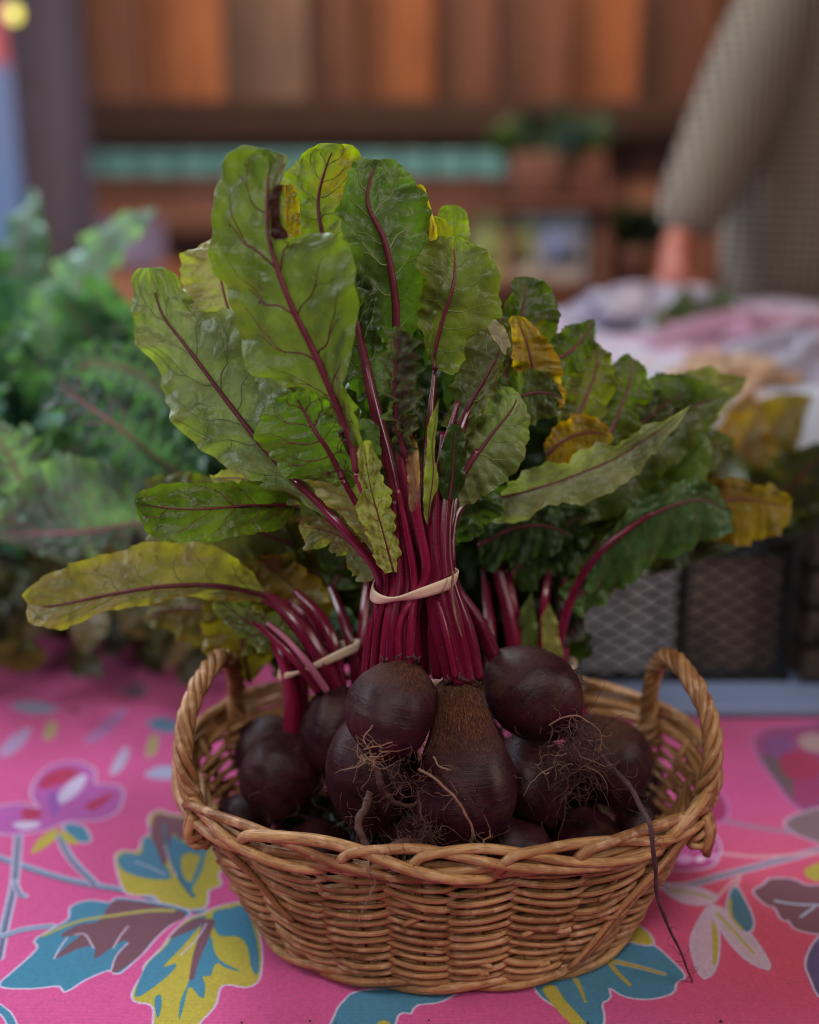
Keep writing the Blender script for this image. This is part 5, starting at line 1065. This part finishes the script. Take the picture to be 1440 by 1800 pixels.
# rumpled bags and produce on the counter
BAG = simple('thin_plastic', lin('948a9a'), .3, .15, 9, .6, .01); BAGP = simple('pink_wrap', lin('96687a'), .5, .2, 9, .6, .01)
for k, (bx0, by0, sx, sy, sz, mt, lb) in enumerate(((PXY(1130, 1.25), 1.25, .13, .09, .055, BAG, 'crumpled clear plastic bag near the far left corner of the raised counter'), (PXY(1310, 1.0), 1.0, .12, .10, .045, BAGP, 'crumpled pink wrapping in the middle of the raised counter'),
        (PXY(1390, .80), .80, .10, .07, .05, BAG, 'crumpled clear plastic bag near the front right of the raised counter'), (PXY(1260, .74), .74, .07, .05, .030, simple('kraft_paper', lin('a8846a'), .7, .2, 20, .5, .005), 'small crumpled brown paper at the front edge of the raised counter'))):
    g = Geo(); rg = np.random.default_rng(900 + k); ph = rg.uniform(0, 6.28, 9); n1_, n2_ = 26, 40; v = []
    for i in range(n1_):
        a = math.pi*.5*(i/(n1_-1))
        for j in range(n2_):
            t = 6.2832*j/n2_; q = 1 + .22*math.sin(3*t + ph[0] + 3*a) + .16*math.sin(7*t + ph[1] - 5*a) + .10*math.sin(13*t + ph[2] + 9*a)
            v.append((bx0 + sx*q*math.cos(a)*math.cos(t), by0 + sy*q*math.cos(a)*math.sin(t), CZ + .008 + sz*math.sin(a)*(1 + .3*math.sin(5*t + ph[3])*math.cos(a)) + .004*math.sin(9*t + 7*a)))
    g.add(v, grid_faces(n1_, n2_, True)); tag(build('plastic_bag' if 'bag' in lb else 'wrapping_paper', g, mt, origin=(bx0, by0, CZ)), lb, 'bag' if 'bag' in lb else 'paper')
hb = thing('herb_bunch', 'small dark green herb bunch lying on the raised counter', 'herbs', (PXY(1215, 1.1), 1.1, CZ + .02))
for i in range(16): fleaf(hb, (PXY(1215, 1.1) + r8.uniform(-.05, .05), 1.1 + r8.uniform(-.03, .03), CZ + .025), (r8.uniform(-1, 1), r8.uniform(-.6, .4), r8.uniform(0, .5)), .06, .035, lin('4a6240'), droop=.8, seed=950 + i, veins=False, midr=.001, nt=16, nu=4, nv=4)

# ------------------------------------------------------------------ the person behind the counter
def skinned(name, m, verts, edges, parent, sub=2, root=0):
    me = bpy.data.meshes.new(name); org = np.array(parent.location if parent else (0, 0, 0))
    rt = parent
    while rt is not None and rt.parent is not None: rt = rt.parent
    org = np.array(rt.location) if rt is not None else org
    me.from_pydata([tuple(np.array(v[:3]) - org) for v in verts], edges, []); o = bpy.data.objects.new(name, me); COL.objects.link(o); o.parent = parent
    me.materials.append(m); o.modifiers.new('Skin', 'SKIN'); me.skin_vertices[0].data[root].use_root = True
    for i, v in enumerate(verts):
        r = v[3] if isinstance(v[3], tuple) else (v[3], v[3]); me.skin_vertices[0].data[i].radius = r
    o.modifiers['Skin'].use_smooth_shade = True
    s = o.modifiers.new('Sub', 'SUBSURF'); s.levels = sub; s.render_levels = sub
    return o
SKIN = simple('skin', lin('b0604c'), .5, .1, 12, .1); TROU = simple('dark_trousers', lin('2c2c34'), .8, .2, 30, .3, .002)
m = M('knitted_sweater'); c = m.coord(); w_ = m.n('ShaderNodeTexWave'); w_.bands_direction = 'Z'; w_.inputs['Scale'].default_value = 20; m.put(w_.inputs[0], c)
w2_ = m.n('ShaderNodeTexWave'); w2_.bands_direction = 'X'; w2_.inputs['Scale'].default_value = 20; m.put(w2_.inputs[0], c); kn = m.math('MULTIPLY', w_.outputs[1], w2_.outputs[1])
col = m.mix(kn, lin('54463c'), lin('b8a28c')); m.set(Base_Color=col, Roughness=.9, Normal=m.bump(kn, .6, .006)); KNIT = m.m
px_, py_ = .82, 1.74
pe = thing('person', 'person in a loose beige knitted sweater standing behind the counter, one hand lowered', 'person', (px_, py_, -.75))
hx, hy, hz = P(1178, 486, 1.50)
shR = P(1395, -40, 1.68); elR = P(1288, 215, 1.62); wrR = P(1188, 435, 1.53)
V = [(px_, py_, .22, (.15, .11)), (px_, py_, .40, (.13, .10)), (px_, py_, .58, (.15, .11)), (px_, py_, .70, (.10, .08)), (px_, py_, .77, .052), (px_, py_ - .01, .86, (.075, .085)), (px_, py_ - .02, .95, (.078, .092)), (px_, py_ - .01, 1.00, (.05, .06)),
     (*shR, .055), (*elR, .042), (*wrR, .027), (hx + .004, hy, hz + .012, (.036, .016)), (hx - .004, hy, hz - .012, (.038, .014)),
     (px_ + .20, py_, .68, .055), (px_ + .27, py_ - .02, .42, .042), (px_ + .22, py_ - .22, .26, .027), (px_ + .20, py_ - .28, .25, (.036, .016)),
     (px_ - .09, py_, .12, .09), (px_ - .10, py_, -.28, .06), (px_ - .10, py_ + .02, -.66, .04), (px_ - .10, py_ - .10, -.71, .035), (px_ + .09, py_, .12, .09), (px_ + .10, py_, -.28, .06), (px_ + .10, py_ + .02, -.66, .04), (px_ + .10, py_ - .10, -.71, .035),
     (px_, py_ - .115, .915, .014)]
E_ = [(0,1),(1,2),(2,3),(3,4),(4,5),(5,6),(6,7),(3,8),(8,9),(9,10),(10,11),(11,12),(3,13),(13,14),(14,15),(15,16),(0,17),(17,18),(18,19),(19,20),(0,21),(21,22),(22,23),(23,24),(6,25)]
for k in range(4):                                        # four fingers and the thumb of the lowered hand
    b0 = len(V); ox = (-.027 + .018*k); ln = (.062, .072, .068, .052)[k]
    V += [(hx + ox, hy - .004, hz - .030, .0098), (hx + ox*1.05, hy - .020, hz - .030 - ln*.5, .0088), (hx + ox*1.0, hy - .016, hz - .030 - ln, .0075)]; E_ += [(12, b0), (b0, b0+1), (b0+1, b0+2)]
b0 = len(V); V += [(hx + .040, hy - .012, hz - .006, .011), (hx + .048, hy - .028, hz - .034, .009)]; E_ += [(12, b0), (b0, b0+1)]
bo = skinned('body', SKIN, V, E_, pe)
skinned('sweater', KNIT, [(px_, py_, .10, (.25, .17)), (px_, py_, .36, (.235, .16)), (px_, py_, .58, (.215, .15)), (px_, py_, .70, (.13, .105)), (px_, py_, .745, (.075, .07)), (*shR, (.10, .10)), (*elR, (.086, .088)), (*((elR + wrR)/2), (.076, .074)), (*(wrR + np.array((0, 0, .012))), (.062, .058)), (px_ + .21, py_, .67, .10), (px_ + .28, py_ - .02, .42, .078), (px_ + .23, py_ - .18, .28, .055)],
        [(0,1),(1,2),(2,3),(3,4),(3,5),(5,6),(6,7),(7,8),(3,9),(9,10),(10,11)], pe)
skinned('trousers', TROU, [(px_, py_, .20, (.17, .13)), (px_ - .09, py_, .06, .105), (px_ - .10, py_, -.28, .08), (px_ - .10, py_ + .02, -.64, .062), (px_ + .09, py_, .06, .105), (px_ + .10, py_, -.28, .08), (px_ + .10, py_ + .02, -.64, .062)], [(0,1),(1,2),(2,3),(0,4),(4,5),(5,6)], pe)
skinned('hair', simple('brown_hair', lin('3a2418'), .6, .3, 80, .5, .003), [(px_, py_ + .03, 1.0, (.085, .085)), (px_, py_ + .055, .92, (.085, .06)), (px_, py_ + .05, .82, (.06, .04))], [(0,1),(1,2)], pe)
for s in (-1, 1):
    g = Geo(); th = np.linspace(0, 2*np.pi, 10, endpoint=False); v = [np.array((px_ + s*.032 + .011*math.sin(a)*math.cos(t), py_ - .108 + .008*math.sin(a)*math.sin(t), .938 + .009*math.cos(a))) for a in np.linspace(0, math.pi, 7) for t in th]; g.add(v, grid_faces(7, 10, True)); build('eye', g, simple('eye_white', (.6, .6, .6), .3), pe)

# crumbs of dry soil fallen from the roots
g = Geo(); rc = random.Random(4)
for i in range(90):
    x, y = BX + rc.gauss(.02, .11), -.125 - abs(rc.gauss(0, .035)); r_ = rc.uniform(.0004, .0012); z = cloth_z(x, y) + .0002
    if y < -.25: continue
    v = [(x + r_*math.cos(a)*rc.uniform(.7, 1.2), y + r_*math.sin(a)*rc.uniform(.7, 1.2), z - .0006) for a in (0, 1.25, 2.5, 3.75, 5.0)] + [(x, y, z + r_*.9)]
    g.add(v, [(0,1,5),(1,2,5),(2,3,5),(3,4,5),(4,0,5),(4,3,2,1,0)])
o = build('soil_crumbs', g, simple('dry_soil', lin('4a3024'), .9, .3), origin=(BX, -.15, 0), smooth=False, kind='stuff'); tag(o, 'tiny crumbs of dry soil scattered on the pink cloth before the basket', 'soil')
